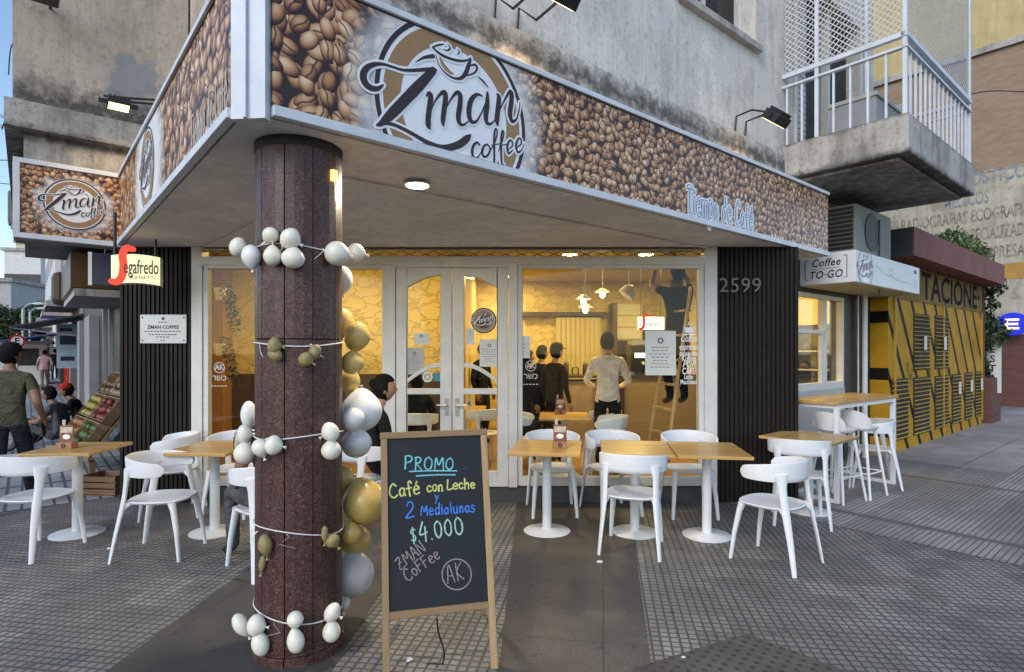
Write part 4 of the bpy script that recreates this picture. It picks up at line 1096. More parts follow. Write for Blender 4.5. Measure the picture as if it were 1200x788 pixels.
wr('y', 418, 508, 450, 506, 56, k_bl, .0075, 'chalk_writing'); wr('2', 236, 612, 300, 608, 98, k_bl, .008, 'chalk_writing'); wr('Medialunas', 332, 604, 672, 576, 66, k_bl, .0075, 'chalk_writing')
wr('$', 272, 766, 318, 756, 82, k_mi, .0065, 'chalk_writing'); wr('4.000', 326, 762, 606, 708, 112, k_mi, .0085, 'chalk_writing')
def zz(x, y): return bz(430 + x*170/797, 620 + y*168/788)
wr('ZMAN', 182, 226, 330, 116, 74, k_br, .006, 'chalk_writing'); wr('CoFFee', 222, 290, 410, 152, 72, k_br, .006, 'chalk_writing')
wr('AK', 442, 300, 548, 274, 118, k_br, .006, 'chalk_writing')
p = MB(); ribbon(p, [(*zz(493+80*math.cos(R(a)), 250+84*math.sin(R(a))), .006) for a in range(-100, 275, 15)], -.0012); orient(p.build('chalk_circle', k_br, bd))
# rear prop of the A-frame
p = MB(); m0 = BM.inverted()
for x in (.03, Wb-.03):
    a = Vector((x, .02, Hb-.03)); fw = BM @ Vector((x, 0, 0)); foot = m0 @ Vector((fw.x - .05, fw.y + .52, .012))
    p.tube([a, foot], .012, 6)
m1 = m0 @ Vector((0, 0, 0)); p.tube([Vector((.03, .2, .42)), Vector((Wb-.03, .2, .42))], .011, 6)
p.build('rear_prop', m_frame_wood, ab)
cb = []
for x, y, z in ((512, 725, None), (514, 742, None), (520, 762, None), (519, 778, None), (510, 790, None), (500, 800, None)): cb.append(Pt(x, y, 2.9 if y < 730 else 2.95))
for i, q in enumerate(cb): q.z = max(q.z, .006); 
p = MB(); p.tube(spline([tuple(c) for c in cb], 4), .0045, 6); tag(p.build('cable', m_black, None, 60), 'thin black cable hanging under the chalkboard to the ground', 'cable')
# litter
def litter(px, py, label, s=.03):
    q = G(px, py); p = MB(); rn = random.Random(px)
    p.ball((0, 0, s*.35), (s, s*.7, s*.4), Matrix.Rotation(rn.uniform(0, 3), 4, 'Z'), 10, 7, lambda x, y, z: (x*(1+.3*math.sin(5*y)), y*(1+.3*math.sin(4*x+z)), z))
    o = p.build('litter', m_paper, None, 30); o.location = q; tag(o, label, 'litter', 'scraps of litter on the tiles')
litter(480, 775, 'pale scrap of litter before the chalkboard', .022); litter(703, 660, 'small crumpled scrap on the dark slabs left of the front chair', .026); litter(128, 644, 'scrap of paper under the sideways chair on the left', .02); litter(236, 610, 'white scrap near the left window chairs', .018); litter(801, 772, 'pale scrap on the dark dotted paving', .015)
# ------------------------------------------------------------------ people
m_skin = M('tan skin', (.33, .19, .12), .55, .1, 12); m_skin2 = M('brown skin', (.22, .12, .075), .55, .1, 12)
m_hair = M('black hair', (.008, .007, .006), .8, .3, 60, .4, 80, spec=.12); m_shoe = M('dark shoe', (.02, .02, .022), .5, .2, 12); m_eye = M('dark eye', (.01, .008, .008), .2, .1, 10)
def cloth(n, c):
    m = M(n, c, .9, .22, 9, 0, 24, spec=.12); t = m.node_tree; b = t.nodes['Principled BSDF']
    bump(t, b, noise(t, objco(t, (1, 1, 1.6)), 7, 4, .55, 1.5), .9, .045); return m
m_olive = cloth('olive cotton', (.085, .082, .055)); m_jean = cloth('dark denim', (.025, .028, .038)); m_blackc = cloth('black cloth', (.013, .013, .014)); m_grey = cloth('grey trousers', (.085, .085, .09))
m_pink = cloth('pale pink cotton', (.55, .33, .38)); m_beige = cloth('beige trousers', (.2, .17, .14)); m_shirtw = cloth('cream shirt', (.80, .76, .68)); m_brownj = cloth('dark brown jacket', (.035, .028, .02))
m_red = cloth('red cloth', (.38, .03, .025)); m_maroon = cloth('maroon cloth', (.13, .03, .03)); m_blue = cloth('blue cloth', (.05, .1, .25))
def pose_joints(kind):
    J = dict(pel=(0, 0, .95), spi=(0, -.01, 1.12), che=(0, -.015, 1.30), nek=(0, -.005, 1.47), hd=(0, .02, 1.56))
    def side(s):
        J.update({f'sh{s}': (s*.165, -.015, 1.405), f'sl{s}': (s*.215, -.02, 1.25), f'el{s}': (s*.24, -.035, 1.12), f'wr{s}': (s*.245, .05, .89),
                  f'hp{s}': (s*.09, 0, .90), f'kn{s}': (s*.10, .025, .50), f'an{s}': (s*.10, -.02, .09), f'to{s}': (s*.115, .13, .035)})
    side(1); side(-1)
    if kind == 'walk':
        J.update({'kn1': (.09, .16, .53), 'an1': (.09, .27, .12), 'to1': (.10, .42, .09), 'kn-1': (-.09, -.02, .50), 'an-1': (-.09, -.33, .17), 'to-1': (-.10, -.22, .04),
                  'el1': (.27, -.10, 1.13), 'wr1': (.28, .07, .93), 'el-1': (-.25, .04, 1.12), 'wr-1': (-.24, .22, .95)})
    if kind == 'sit':
        J.update(dict(pel=(0, -.06, .53), spi=(0, -.09, .70), che=(0, -.07, .88), nek=(0, -.02, 1.05), hd=(0, .03, 1.13)))
        for s in (1, -1):
            J.update({f'sh{s}': (s*.165, -.07, .985), f'sl{s}': (s*.21, -.05, .84), f'el{s}': (s*.24, -.03, .73), f'wr{s}': (s*.15, .19, .64),
                      f'hp{s}': (s*.09, -.02, .51), f'kn{s}': (s*.13, .38, .52), f'an{s}': (s*.13, .34, .09), f'to{s}': (s*.14, .48, .035)})
    if kind == 'sitlow':
        J.update(dict(pel=(0, -.06, .28), spi=(0, -.10, .44), che=(0, -.04, .62), nek=(0, .04, .78), hd=(0, .10, .86)))
        for s in (1, -1):
            J.update({f'sh{s}': (s*.165, -.02, .72), f'sl{s}': (s*.20, .06, .60), f'el{s}': (s*.22, .13, .50), f'wr{s}': (s*.13, .36, .50),
                      f'hp{s}': (s*.09, -.02, .26), f'kn{s}': (s*.15, .36, .46), f'an{s}': (s*.13, .55, .09), f'to{s}': (s*.14, .68, .035)})
    if kind == 'order':
        for s in (1, -1): J.update({f'el{s}': (s*.27, .0, 1.14), f'wr{s}': (s*.17, .24, 1.06)})
    if kind == 'reach':
        J.update({'el1': (.24, .16, 1.58), 'wr1': (.15, .22, 1.83), 'sl1': (.22, .07, 1.48), 'el-1': (-.24, .2, 1.50), 'wr-1': (-.12, .3, 1.72), 'sl-1': (-.21, .08, 1.44), 'hd': (0, -.01, 1.57)})
    return J
def person(label, mtx, kind, H, top, bottom, skin=None, hair='short', long_sleeve=False, turn=0.0, group=None, capmat=None, shoe=None, extra=None, over=None, cat='person'):
    skin = skin or m_skin; shoe = shoe or m_shoe
    t = thing('person', label, cat, mtx, group)
    s = H/1.74; J = pose_joints(kind)
    if over: J.update(over)
    names = list(J); idx = {n: i for i, n in enumerate(names)}
    rad = dict(pel=(.155, .115), spi=(.142, .105), che=(.165, .115), nek=(.058, .06), hd=(.055, .058))
    for q in (1, -1): rad.update({f'sh{q}': (.068, .07), f'sl{q}': (.055, .056), f'el{q}': (.043, .043), f'wr{q}': (.030, .026), f'hp{q}': (.095, .10), f'kn{q}': (.068, .068), f'an{q}': (.048, .05), f'to{q}': (.042, .03)})
    E = [('pel', 'spi', 't'), ('spi', 'che', 't'), ('che', 'nek', 't'), ('nek', 'hd', 's')]
    for q in (1, -1): E += [('che', f'sh{q}', 't'), (f'sh{q}', f'sl{q}', 't'), (f'sl{q}', f'el{q}', 't' if long_sleeve else 's'), (f'el{q}', f'wr{q}', 't' if long_sleeve else 's'), ('pel', f'hp{q}', 'b'), (f'hp{q}', f'kn{q}', 'b'), (f'kn{q}', f'an{q}', 'b'), (f'an{q}', f'to{q}', 'h')]
    me = bpy.data.meshes.new('tmp'); me.from_pydata([Vector(J[n])*s for n in names], [(idx[a], idx[b]) for a, b, c in E], [])
    o = bpy.data.objects.new('tmp', me); C.objects.link(o)
    sk = o.modifiers.new('skin', 'SKIN'); sk.branch_smoothing = .4
    for n in names:
        d = me.skin_vertices[0].data[idx[n]]; d.radius = tuple(q*s for q in rad[n]); d.use_root = (n == 'pel')
    ss = o.modifiers.new('sub', 'SUBSURF'); ss.levels = 2; ss.render_levels = 2
    bpy.context.view_layer.update(); dg = bpy.context.evaluated_depsgraph_get()
    em = bpy.data.meshes.new_from_object(o.evaluated_get(dg)); bpy.data.objects.remove(o)
    mb = MB(); mb.v = [v.co.copy() for v in em.vertices]; code = {'t': 0, 'b': 1, 's': 2, 'h': 3}
    segs = [(Vector(J[a])*s, Vector(J[b])*s, code[c]) for a, b, c in E]
    for p in em.polygons:
        best = None; ce = p.center
        for a, b, c in segs:
            ab_ = b - a; k = max(0, min(1, (ce-a).dot(ab_)/max(ab_.length_squared, 1e-9))); dd = (ce - (a + ab_*k)).length
            if best is None or dd < best[0]: best = (dd, c)
        cc = best[1]
        if cc == 1 and kind not in ('sit', 'sitlow') and ce.z > .90*s: cc = 0
        if cc == 0 and ce.z > (J['nek'][2]-.005)*s and abs(ce.x) < .085*s: cc = 2
        if cc == 2 and abs(ce.x) < .182*s and ce.z < J['sh1'][2]*s: cc = 0
        mb.f.append(list(p.vertices)); mb.mi.append(cc)
    bpy.data.meshes.remove(em)
    # head with face
    hc = (Vector(J['hd']) + Vector((0, .012, .075)))*s; hr = Matrix.Rotation(R(-turn), 4, 'Z')
    def hf(x, y, z):
        if z < 0: x *= 1 - .28*(-z)**1.5; y *= 1 - .12*(-z)
        if y > 0:
            nose = math.exp(-((x/.16)**2 + ((z+.12)/.2)**2)); y += .22*nose
            brow = math.exp(-((abs(x)-.3)/.22)**2 - ((z-.02)/.12)**2); y -= .06*brow
            mouth = math.exp(-((x/.3)**2 + ((z+.52)/.07)**2)); y -= .05*mouth
            y -= .08*math.exp(-((z+.7)/.12)**2)*0
        return x, y, z
    mb.cur = 2; mb.ball(hc, (.078*s, .098*s, .118*s), hr, 24, 20, hf)
    m0 = mb.m; mb.m = Matrix.Translation(hc) @ hr
    for q in (-1, 1):
        mb.cur = 2; mb.ball((q*.079*s, -.006*s, -.012*s), (.012*s, .022*s, .034*s), None, 10, 8)
        mb.cur = 4; mb.ball((q*.030*s, .083*s, .004*s), (.012*s, .008*s, .008*s), None, 8, 6)
    mb.cur = 2; mb.m = m0
    # hands: palm, four unequal bent fingers and a thumb from the side of the palm
    for q in (1, -1):
        wv = Vector(J[f'wr{q}'])*s; d = (wv - Vector(J[f'el{q}'])*s).normalized()
        inn = Vector((-q, 0, 0)); inn = (inn - d*inn.dot(d)).normalized(); fw = d.cross(inn)*q
        if fw.y < 0 and abs(d.z) > .6: fw = -fw
        rot = Matrix((fw, inn, d)).transposed().to_4x4()
        mb.ball(wv + d*.045*s, (.040*s, .017*s, .052*s), rot, 12, 8)
        for k, (off, ln) in enumerate(((.030, .068), (.010, .076), (-.010, .070), (-.029, .055))):
            b0 = wv + d*.082*s + fw*off*s
            mb.tube([b0 - d*.012*s, b0 + d*ln*.45*s + inn*.006*s, b0 + d*ln*.75*s + inn*.024*s, b0 + d*ln*.82*s + inn*.042*s], [.0095*s, .009*s, .008*s, .006*s], 7)
        b0 = wv + d*.028*s + fw*.032*s
        mb.tube([b0, b0 + d*.028*s + fw*.022*s + inn*.012*s, b0 + d*.055*s + fw*.022*s + inn*.028*s], [.012*s, .010*s, .007*s], 7)
    mb.build('body', [top, bottom, skin, shoe, m_eye], t, 70)
    # hair / cap
    def hairf(x, y, z):
        k = 1.0
        if y > .3 and z < .45: k = .78
        elif y > .0 and z < -.25: k = .8
        elif z < -.78: k = .8
        return x*k*(1+.02*math.sin(17*x+9*z)), y*k - (.03 if z < .3 else 0), z
    hb = MB(); hb.ball(hc + Vector((0, -.006, .010))*s, (.090*s, .110*s, .126*s), hr, 24, 18, hairf)
    if hair == 'bun': hb.ball(hc + hr.to_3x3() @ Vector((0, -.10, .05))*s, .04*s, None, 12, 8)
    if hair == 'long':
        hb.ball(hc + hr.to_3x3() @ Vector((0, -.055, -.12))*s, (.095*s, .06*s, .17*s), hr, 16, 12)
    hb.build('hair', m_hair, t, 60)
    if capmat is not None:
        cbm = MB(); cbm.m = Matrix.Translation(hc + Vector((0, 0, .03))*s) @ hr
        prof = [(.094*s, .0), (.096*s, .03*s), (.088*s, .065*s), (.06*s, .092*s), (.012*s, .104*s)]
        cbm.lathe(prof, 20, (0, -.004*s, 0))
        pts = [(.07*s*math.cos(R(a)), .06*s + .12*s*max(0, math.sin(R(a)))) for a in range(0, 181, 15)]
        cbm.prism(pts, .006*s, .016*s); cbm.build('cap', capmat, t, 50)
    if extra: extra(t, J, s)
    return t
def yaw(dx, dy): return math.degrees(math.atan2(-dx, dy))
def phone(t, J, s):
    wv = Vector(J['wr1'])*s; p = MB(); p.obox(wv + Vector((-.02, .03, -.09)), (.012, .075, .15), Matrix.Rotation(R(20), 4, 'X'))
    o = p.build('held_phone', m_black, None, bevel=.004); o.matrix_world = t.matrix_world.copy(); tag(o, 'dark phone held in the hand of the man in the olive shirt', 'phone')
person('man in olive t-shirt and dark cap walking away at the left edge', TR(-5.02, 5.78, 0, yaw(-.35, .93)), 'walk', 1.66, m_olive, m_jean, m_skin2, turn=42, capmat=m_blackc, extra=phone)
person('man in pink shirt and beige trousers walking far down the left street', TR(-18.9, 23.4, 0, yaw(-.64, .77)), 'walk', 1.62, m_pink, m_beige, hair='short')
person('person in a red cap sitting low behind the fruit crates', TR(-7.5, 9.9, 0, yaw(-.9, -.3)), 'sitlow', 1.72, m_blackc, m_jean, m_skin2, capmat=m_red)
person('person with dark hair sitting low behind the fruit crates, legs stretched', TR(-7.25, 9.2, 0, yaw(-.9, -.1)), 'sitlow', 1.7, m_grey, m_grey, m_skin2)
person('person in grey trousers and dark top sitting behind the column', TR(-1.82, 4.34, .0, yaw(-.74, .68)), 'sit', 1.72, m_blackc, m_grey, m_skin2)
person('person in black with dark hair sitting outside by the door', TR(-1.22, 5.36, .0, yaw(.62, .5)), 'sit', 1.80, m_blackc, m_blackc, hair='bun', long_sleeve=True, turn=25)
person('man in cream shirt and black trousers waiting at the counter, seen from behind', TR(1.23, 7.45, FZ, yaw(.12, 1)), 'order', 1.79, m_shirtw, m_blackc, m_skin, long_sleeve=True, turn=8)
person('man in dark jacket and black cap standing inside the shop', TR(.60, 8.0, FZ, yaw(.75, .65)), 'stand', 1.66, m_brownj, m_blackc, m_skin, long_sleeve=True, capmat=m_blackc)
def bag(t, J, s):
    p = MB(); p.ball((-.28, .02, .82), (.10, .07, .15), None, 12, 8); p.tube([(-.22, .02, .92), (-.20, .02, 1.2), (-.14, .0, 1.42)], .01, 6); o = p.build('shoulder_bag', m_maroon, None, 50); o.matrix_world = t.matrix_world.copy(); tag(o, 'maroon bag on the shoulder of the woman inside the shop', 'bag')
person('woman with dark hair and maroon bag inside, left of the capped man', TR(.21, 8.35, FZ, yaw(.9, .4)), 'stand', 1.56, m_blackc, m_blackc, m_skin, hair='long', long_sleeve=True, extra=bag)
person('person with black hair inside, between the capped man and the woman', TR(.44, 8.75, FZ, yaw(.8, .6)), 'stand', 1.63, m_blackc, m_blackc, m_skin, hair='short', long_sleeve=True)
person('person in dark clothes sitting inside behind the left door leaf', TR(-1.22, 7.42, FZ, yaw(.05, 1)), 'sit', 1.70, m_blackc, m_blackc, m_skin2, long_sleeve=True)
person('person in dark clothes standing deep inside behind the right door leaf', TR(-.50, 9.7, FZ, yaw(.8, -.5)), 'stand', 1.68, m_blackc, m_jean, m_skin, long_sleeve=True)
person('person in black on the ladder inside, arms raised to the ceiling', TR(2.03, 7.12, .93, yaw(-.3, .95)), 'reach', 1.72, m_blackc, m_blackc, m_skin, over={'kn1': (.10, .06, .52), 'kn-1': (-.10, .1, .54)})
far = [(-24.5, 31, m_blackc, 'distant dark figure far up the left street'), (-27.6, 34, m_blue, 'distant blue figure far up the left street'), (-30.5, 37.5, m_grey, 'distant grey figure far up the left street')]
for x, y, mt, lb in far: person(lb, TR(x, y, 0, yaw(-.6, .8)), 'walk', 1.68, mt, m_jean)

# ------------------------------------------------------------------ inside the shop
gi_ = 'white plastic chairs inside the shop'
chair(.13, 7.35, .95, -.1, 'cream lit chair inside, left end of the inside table behind the right window', gi_, FZ)
chair(1.17, 7.02, -.9, .25, 'inside chair in front of the man in the cream shirt, nearer one of two', gi_, FZ)
chair(1.20, 7.62, -.95, -.1, 'inside chair in front of the man in the cream shirt, farther one of two', gi_, FZ)
chair(-1.22, 7.40, .05, 1, 'inside chair with a dark clothed person, behind the left door leaf', gi_, FZ)
chair(-.36, 7.9, -.5, .86, 'inside chair seen through the right door leaf, empty', gi_, FZ)
table(.66, 7.32, -4, 'wooden table inside, behind the right window', .62, .8, FZ, 'tables inside the shop')
table(-.68, 8.28, 0, 'wooden table inside, seen through the door leaves', .6, .6, FZ, 'tables inside the shop')
menu(.62, 7.45, FZ+.752, 4, 'wooden menu stand on the table inside')
nc = thing('number_card', 'small white table card with number 4 behind the right door leaf', 'card', TR(-.60, 8.1, FZ+.752))
p = MB(); p.bb(-.04, .04, -.003, .003, 0, .14); p.build('card', m_paper, nc); text('4', .11, m_ink, nc, 0, -.005, .075, 'number')
ct = thing('counter', 'long counter with wood front and pale stone end inside the shop', 'counter', TR(.8, 9.3, FZ))
m_cw = woodmat('light oak panel', (.46, .35, .19), (.33, .24, .12), 'x', .45, .3)
p = MB(); p.bb(.95, 4.6, 0, .6, 0, 1.13); p.build('wood_front', m_cw, ct); p = MB(); p.bb(-.5, .95, .02, .6, 0, 1.08); p.build('stone_front', M('beige stone', (.33, .25, .17), .6, .25, 6), ct)
p = MB(); p.bb(-.52, 4.62, -.03, .62, 1.13, 1.17); p.build('worktop', M('dark worktop', (.06, .045, .035), .3, .2, 6), ct)
p = MB(); p.bb(.55, 1.0, -.05, -.0, .45, 1.1); tag(p.build('menu_holder', M('dark acrylic', (.05, .03, .022), .3, .2, 8)), 'dark menu board on the counter front beside the cream shirt', 'menu board').matrix_world = TR(.8, 9.3, FZ)
em = thing('coffee_machine', 'dark coffee machine with lit panel on the counter', 'machine', TR(2.22, 9.55, FZ+1.172))
p = MB(); p.bb(-.3, .3, -.2, .2, .06, .5); p.build('body', m_black, em, bevel=.02); p = MB(); p.bb(-.24, .24, -.206, -.202, .28, .36); p.build('lit_panel', emit('pale screen', (.55, .8, .8), .9), em)
for i, x in enumerate((-.12, .12)):
    p = MB(); p.tube([(x, -.2, .2), (x, -.3, .2), (x, -.32, .17)], .022, 8); p.build('portafilter', m_steel, em, 50)
p = MB()
for sx in (-.26, .26): p.bb(sx-.03, sx+.03, -.15, .15, 0, .06)
p.build('feet', m_steel, em)
p = MB(); p.bb(-.28, .28, -.16, .16, .5, .56); p.build('cup_rack', m_steel, em)
for i, (x, h, r) in enumerate(((.45, .16, .05), (.6, .22, .045), (.75, .13, .06), (.92, .2, .05), (3.0, .2, .06), (3.3, .28, .07))):
    t = thing('counter_jar', f'{["small jar", "tall canister", "squat pot", "slim jar", "jar", "dark tall canister"][i]} on the counter {["at its left end", "next to a small jar", "between two jars", "beside the cream shirt", "right of the coffee machine", "farthest right inside"][i]}', 'jar', TR(.3+x, 9.6, FZ+1.172), 'jars on the counter')
    p = MB(); p.lathe([(r*.9, 0), (r, .02), (r, h*.8), (r*.7, h*.9)], 14); p.build('body', m_darkwood if i % 2 else m_clear, t, 40); p = MB(); p.lathe([(r*.75, h*.9), (r*.75, h)], 12); p.build('lid', m_steel, t)
sh = thing('wall_cabinet', 'white drawer cabinet high on the back wall inside', 'cabinet', TR(2.30, 11.6, 1.80))
p = MB(); p.bb(-.32, .32, 0, .28, 0, .75); p.build('body', m_cream, sh, bevel=.01)
for i in range(3): p = MB(); p.bb(-.29, .29, -.02, 0, .03+i*.24, .24+i*.24); p.build('drawer', M('white laminate', (.66, .62, .52), .4, .05, 4), sh, bevel=.006)
fg = thing('tall_fridge', 'dark tall cooler standing behind the counter', 'fridge', TR(1.98, 11.4, FZ)); p = MB(); p.bb(-.02, .06, -.2, .3, 0, 2.5); p.build('side', m_darkwood, fg); p = MB(); p.bb(.06, .75, -.15, .3, 0, 1.75); p.build('body', m_black, fg)
neon = thing('light_box', 'small lit white sign with a red letter hung inside the right window', 'sign', TR(2.07, 8.6, 1.90))
p = MB(); p.bb(-.2, .2, 0, .06, 0, .2); p.build('box', m_white, neon, bevel=.01); p = MB(); p.bb(-.19, .19, -.004, -.001, .01, .19); p.build('face', emit('white light face', (.9, .9, .82), 1.2), neon)
def big_s(par, x, z, h, y, mat): 
    p = MB(); w_ = h*.2
    ribbon(p, [(x+h*.34, z+h*.98, w_*.8), (x+h*.18, z+h*1.0, w_), (x+h*.08, z+h*.82, w_), (x+h*.10, z+h*.5, w_), (x+h*.06, z+h*.18, w_), (x-h*.06, z+h*.02, w_), (x-h*.2, z+h*.03, w_*.8)], y, 8); return orient(p.build('red_letter', mat, par))
m_redl = M('bright red', (.62, .05, .025), .4, .05, 6)
text('egafredo', .10, m_ink, neon, .03, -.0055, .09, 'lettering', sx=.62, offset=.002); big_s(neon, -.13, .02, .21, -.0056, m_redl)
p = MB(); p.tube([(-.15, .03, .2), (-.15, .03, 1.12)], .004, 5); p.tube([(.15, .03, .2), (.15, .03, 1.12)], .004, 5); p.build('cords', m_black, neon)
# ladder
ld = thing('step_ladder', 'worn wooden step ladder inside the right window', 'ladder', TR(2.06, 6.95, FZ))
for s in (-1, 1):
    p = MB(); p.tube([(s*.26, -.42, 0), (s*.16, .0, 2.32)], .034, 6, .45, up=(1, 0, 0)); p.build('front_rail', m_ladderwood, ld)
    p = MB(); p.tube([(s*.28, .55, 0), (s*.17, .06, 2.25)], .028, 6, .5, up=(1, 0, 0)); p.build('rear_rail', m_ladderwood, ld)
for i in range(7):
    z = .3 + i*.29; k = z/2.32; p = MB(); hw_ = .26-.10*k; p.bb(-hw_, hw_, -.42+.42*k-.04, -.42+.42*k+.05, z-.012, z+.012); p.build('tread', m_ladderwood, ld)
ld.rotation_euler.z = R(-76)
# lights inside
WARM = (1.0, .70, .23)
for i, (x, y, e) in enumerate(((.85, 8.5, 29), (1.97, 8.5, 29), (2.1, 9.9, 30), (-.1, 11.0, 25), (-2.6, 7.7, 24), (-1.2, 7.8, 17), (4.30, 8.87, 24))):
    t = thing('ceiling_light', ['warm round ceiling light inside, above the capped man', 'warm round ceiling light inside, above the ladder side of the counter', 'warm round ceiling light inside, farther back over the counter', 'warm round ceiling light at the back behind the right door leaf', 'warm round ceiling light behind the left window', 'warm round ceiling light inside behind the left door leaf', 'warm round ceiling light over the serving window'][i], 'ceiling light', TR(x, y, 3.02), 'round ceiling lights inside')
    p = MB(); p.lathe([(.12, -.012), (.125, 0)], 28); p.build('rim', m_white, t, 40); p = MB(); p.lathe([(.108, -.016), (.11, -.0125)], 28); p.build('diffuser', emit('warm diffuser', (1, .82, .4), 5), t)
    lamp('glow', 'AREA', t, (0, 0, -.03), e, WARM, .3)
for i, (px, py, Y, tilt, lb) in enumerate(((684, 352, 7.5, 0, 'small pendant lamp inside, left of the group'), (686, 362, 8.0, 0, 'lowest pendant lamp inside, under the left one'), (706, 344, 8.0, 0, 'middle pendant lamp inside'))):
    q = Pt(px, py, Y); t = thing('pendant_lamp', lb, 'pendant lamp', TR(q.x, q.y, q.z), 'pendant lamps over the counter')
    p = MB(); p.lathe([(.028, .07), (.075, .035), (.105, .02), (.105, .012), (.06, .02)], 20); p.build('shade', m_white, t, 40); p = MB(); p.tube([(0, 0, .07), (0, 0, 3.02-q.z)], .006, 6); p.build('cord', m_paper, t)
    p = MB(); p.ball((0, 0, -.015), (.036, .036, .05), None, 14, 10); p.build('bulb', emit('warm bulb', (1, .8, .48), 14), t, 60)
q = Pt(737, 343, 7.8); t = thing('pendant_lamp', 'tilted white shade hanging right of the pendant bulbs', 'pendant lamp', TR(q.x, q.y, q.z), 'pendant lamps over the counter')
p = MB(); p.m = Matrix.Rotation(R(40), 4, 'Y'); p.lathe([(.04, .1), (.10, .05), (.125, -.06), (.115, -.06)], 20); p.m = Matrix.Identity(4); p.build('shade', m_white, t, 40); p = MB(); p.tube([(0, 0, .08), (0, 0, 3.02-q.z)], .006, 6); p.build('cord', m_paper, t)
# hanging planters on the inner left wall
m_leafd = leafmat('dark leaves', (.012, .03, .008), (.05, .085, .02)); m_leafl = leafmat('fresh leaves', (.03, .07, .012), (.10, .15, .035))
def leaves(mb, centers, n, r, size, rn):
    for _ in range(n):
        c, rr = rn.choice(centers); d = Vector((rn.gauss(0, 1), rn.gauss(0, 1), rn.gauss(0, 1))).normalized()*rr*rn.uniform(.35, 1.0)**.6
        q = Vector(c) + d; a = Vector((rn.gauss(0, 1), rn.gauss(0, 1), rn.gauss(0, .7))).normalized(); b = a.cross(Vector((rn.gauss(0, 1), rn.gauss(0, 1), rn.gauss(0, 1)))).normalized()
        s = size*rn.uniform(.6, 1.3)
        mb.add([q - a*s, q - b*s*.45 + a*s*.1, q + a*s, q + b*s*.45 + a*s*.1], [(0, 1, 2, 3)])
for i, (px, py) in enumerate(((258, 345), (258, 410))):
    q = Pt(px, py, 7.6); t = thing('wall_planter', ['upper trailing plant in a white pot behind the left window', 'lower trailing plant in a white pot behind the left window'][i], 'plant', TR(q.x, q.y, q.z), 'trailing plants behind the left window')
    p = MB(); p.lathe([(.05, -.08), (.08, .08)], 16); p.build('pot', m_white, t, 40)
    rn = random.Random(i); p = MB(); leaves(p, [((.08 + .02*k, -.02, .1 - .075*k), .09) for k in range(8)], 240, .1, .03, rn); p.build('foliage', m_leafd, t)
# notices and lettering on the glass
GY = 6.1125
def wpx(px, py, y=GY): return ((px-CX)/FPX*y, CAMZ + (HY-py)/FPX*y)
def notice(x0, y0, x1, y1, label, y=GY, mat=None, rows=6, head=True):
    a = wpx(x0, y1, y); b = wpx(x1, y0, y); t = thing('notice', label, 'notice', TR((a[0]+b[0])/2, y, a[1]), 'notices taped to the shop glass')
    W, H = (b[0]-a[0])/2, b[1]-a[1]; p = MB(); p.bb(-W, W, -.0012, .0008, 0, H); p.build('sheet', mat or m_paper, t)
    p = MB(); rn = random.Random(x0)
    if head: annulus(p, W*.10, W*.2, -.0018, cx=0, cz=H*.78)
    for i in range(rows):
        z = H*(.62 - .52*i/rows); k = rn.uniform(.45, .8); 
        nn = int(5*k) + 2
        for j in range(nn): 
            x = -W*k + 2*W*k*j/nn; p.add([(x, -.0018, z), (x+2*W*k/nn*.75, -.0018, z), (x+2*W*k/nn*.75, -.0018, z+H*.018), (x, -.0018, z+H*.018)], [(0, 1, 2, 3)])
    orient(p.build('print', m_paperink, t)); return t
notice(756, 388, 792, 440, 'large white certificate sheet on the right window before the ladder', rows=7)
notice(598.5, 394, 621, 420, 'small white card at the left edge of the right window', rows=3)
notice(485, 391, 503, 404, 'small grey card on the left door leaf', 6.091, rows=2); notice(474, 408, 497, 439, 'larger grey sheet on the left door leaf below a card', 6.091, M('grey paper', (.4, .41, .41), .7, .05, 12)); notice(546, 385, 556, 404, 'narrow white card on the right door leaf', 6.091, rows=2); notice(562, 398, 585, 430, 'white price sheet on the right door leaf under the round logo', 6.091)
m_teal = M('teal card', (.05, .22, .26), .5, .1, 10); notice(508, 437, 521, 447, 'small teal card on the left door leaf beside a round sticker', 6.091, m_teal, rows=2, head=False)
q = wpx(501, 442, 6.091); t = thing('round_sticker', 'round white sticker on the left door leaf', 'sticker', TR(q[0], 6.091, q[1])); p = MB(); annulus(p, 0, .055, 0); orient(p.build('disc', m_paper, t)); p = MB(); annulus(p, .02, .034, -.001); orient(p.build('mark', m_tan, t))
q = wpx(567, 376, 6.091); t = thing('logo_sticker', 'round dark coffee logo on the right door leaf', 'sticker', TR(q[0], 6.091, q[1])); p = MB(); annulus(p, 0, .135, 0); orient(p.build('disc', m_ink, t)); logo(t, 0, 0, .225, -.001, None, m_print, m_tan, m_ink)
m_decal = M('faint white decal', (.45, .45, .43), .5, .06, 20)
def ak(px, py, label, he):
    q = wpx(px, py); t = thing('window_decal', label, 'decal', TR(q[0], GY, q[1]), 'kosher marks on the glass')
    p = MB(); annulus(p, .050, .058, 0); orient(p.build('ring', m_decal, t)); text('AK', .08, m_decal, t, 0, 0, .0, 'letters', sx=.85, offset=.002)
    text('\u05e8\u05e9\u05db', .085, m_decal, t, 0, 0, -.11, 'letters', offset=.001)
    p = MB()
    for k in range(5): p.add([(-.09+k*.036, 0, -.2), (-.064+k*.036, 0, -.2), (-.064+k*.036, 0, -.19), (-.09+k*.036, 0, -.19)], [(0, 1, 2, 3)])
    orient(p.build('small_print', m_decal, t))
ak(257, 431, 'white round letter mark on the left window', 0); ak(622, 429, 'white round letter mark on the right window, by the door', 0)
q = wpx(807, 445); t = thing('window_lettering', 'white coffee lettering with a cup at the right edge of the window', 'decal', TR(q[0], GY, q[1]))
Z = lambda py: (445-py)/FPX*GY
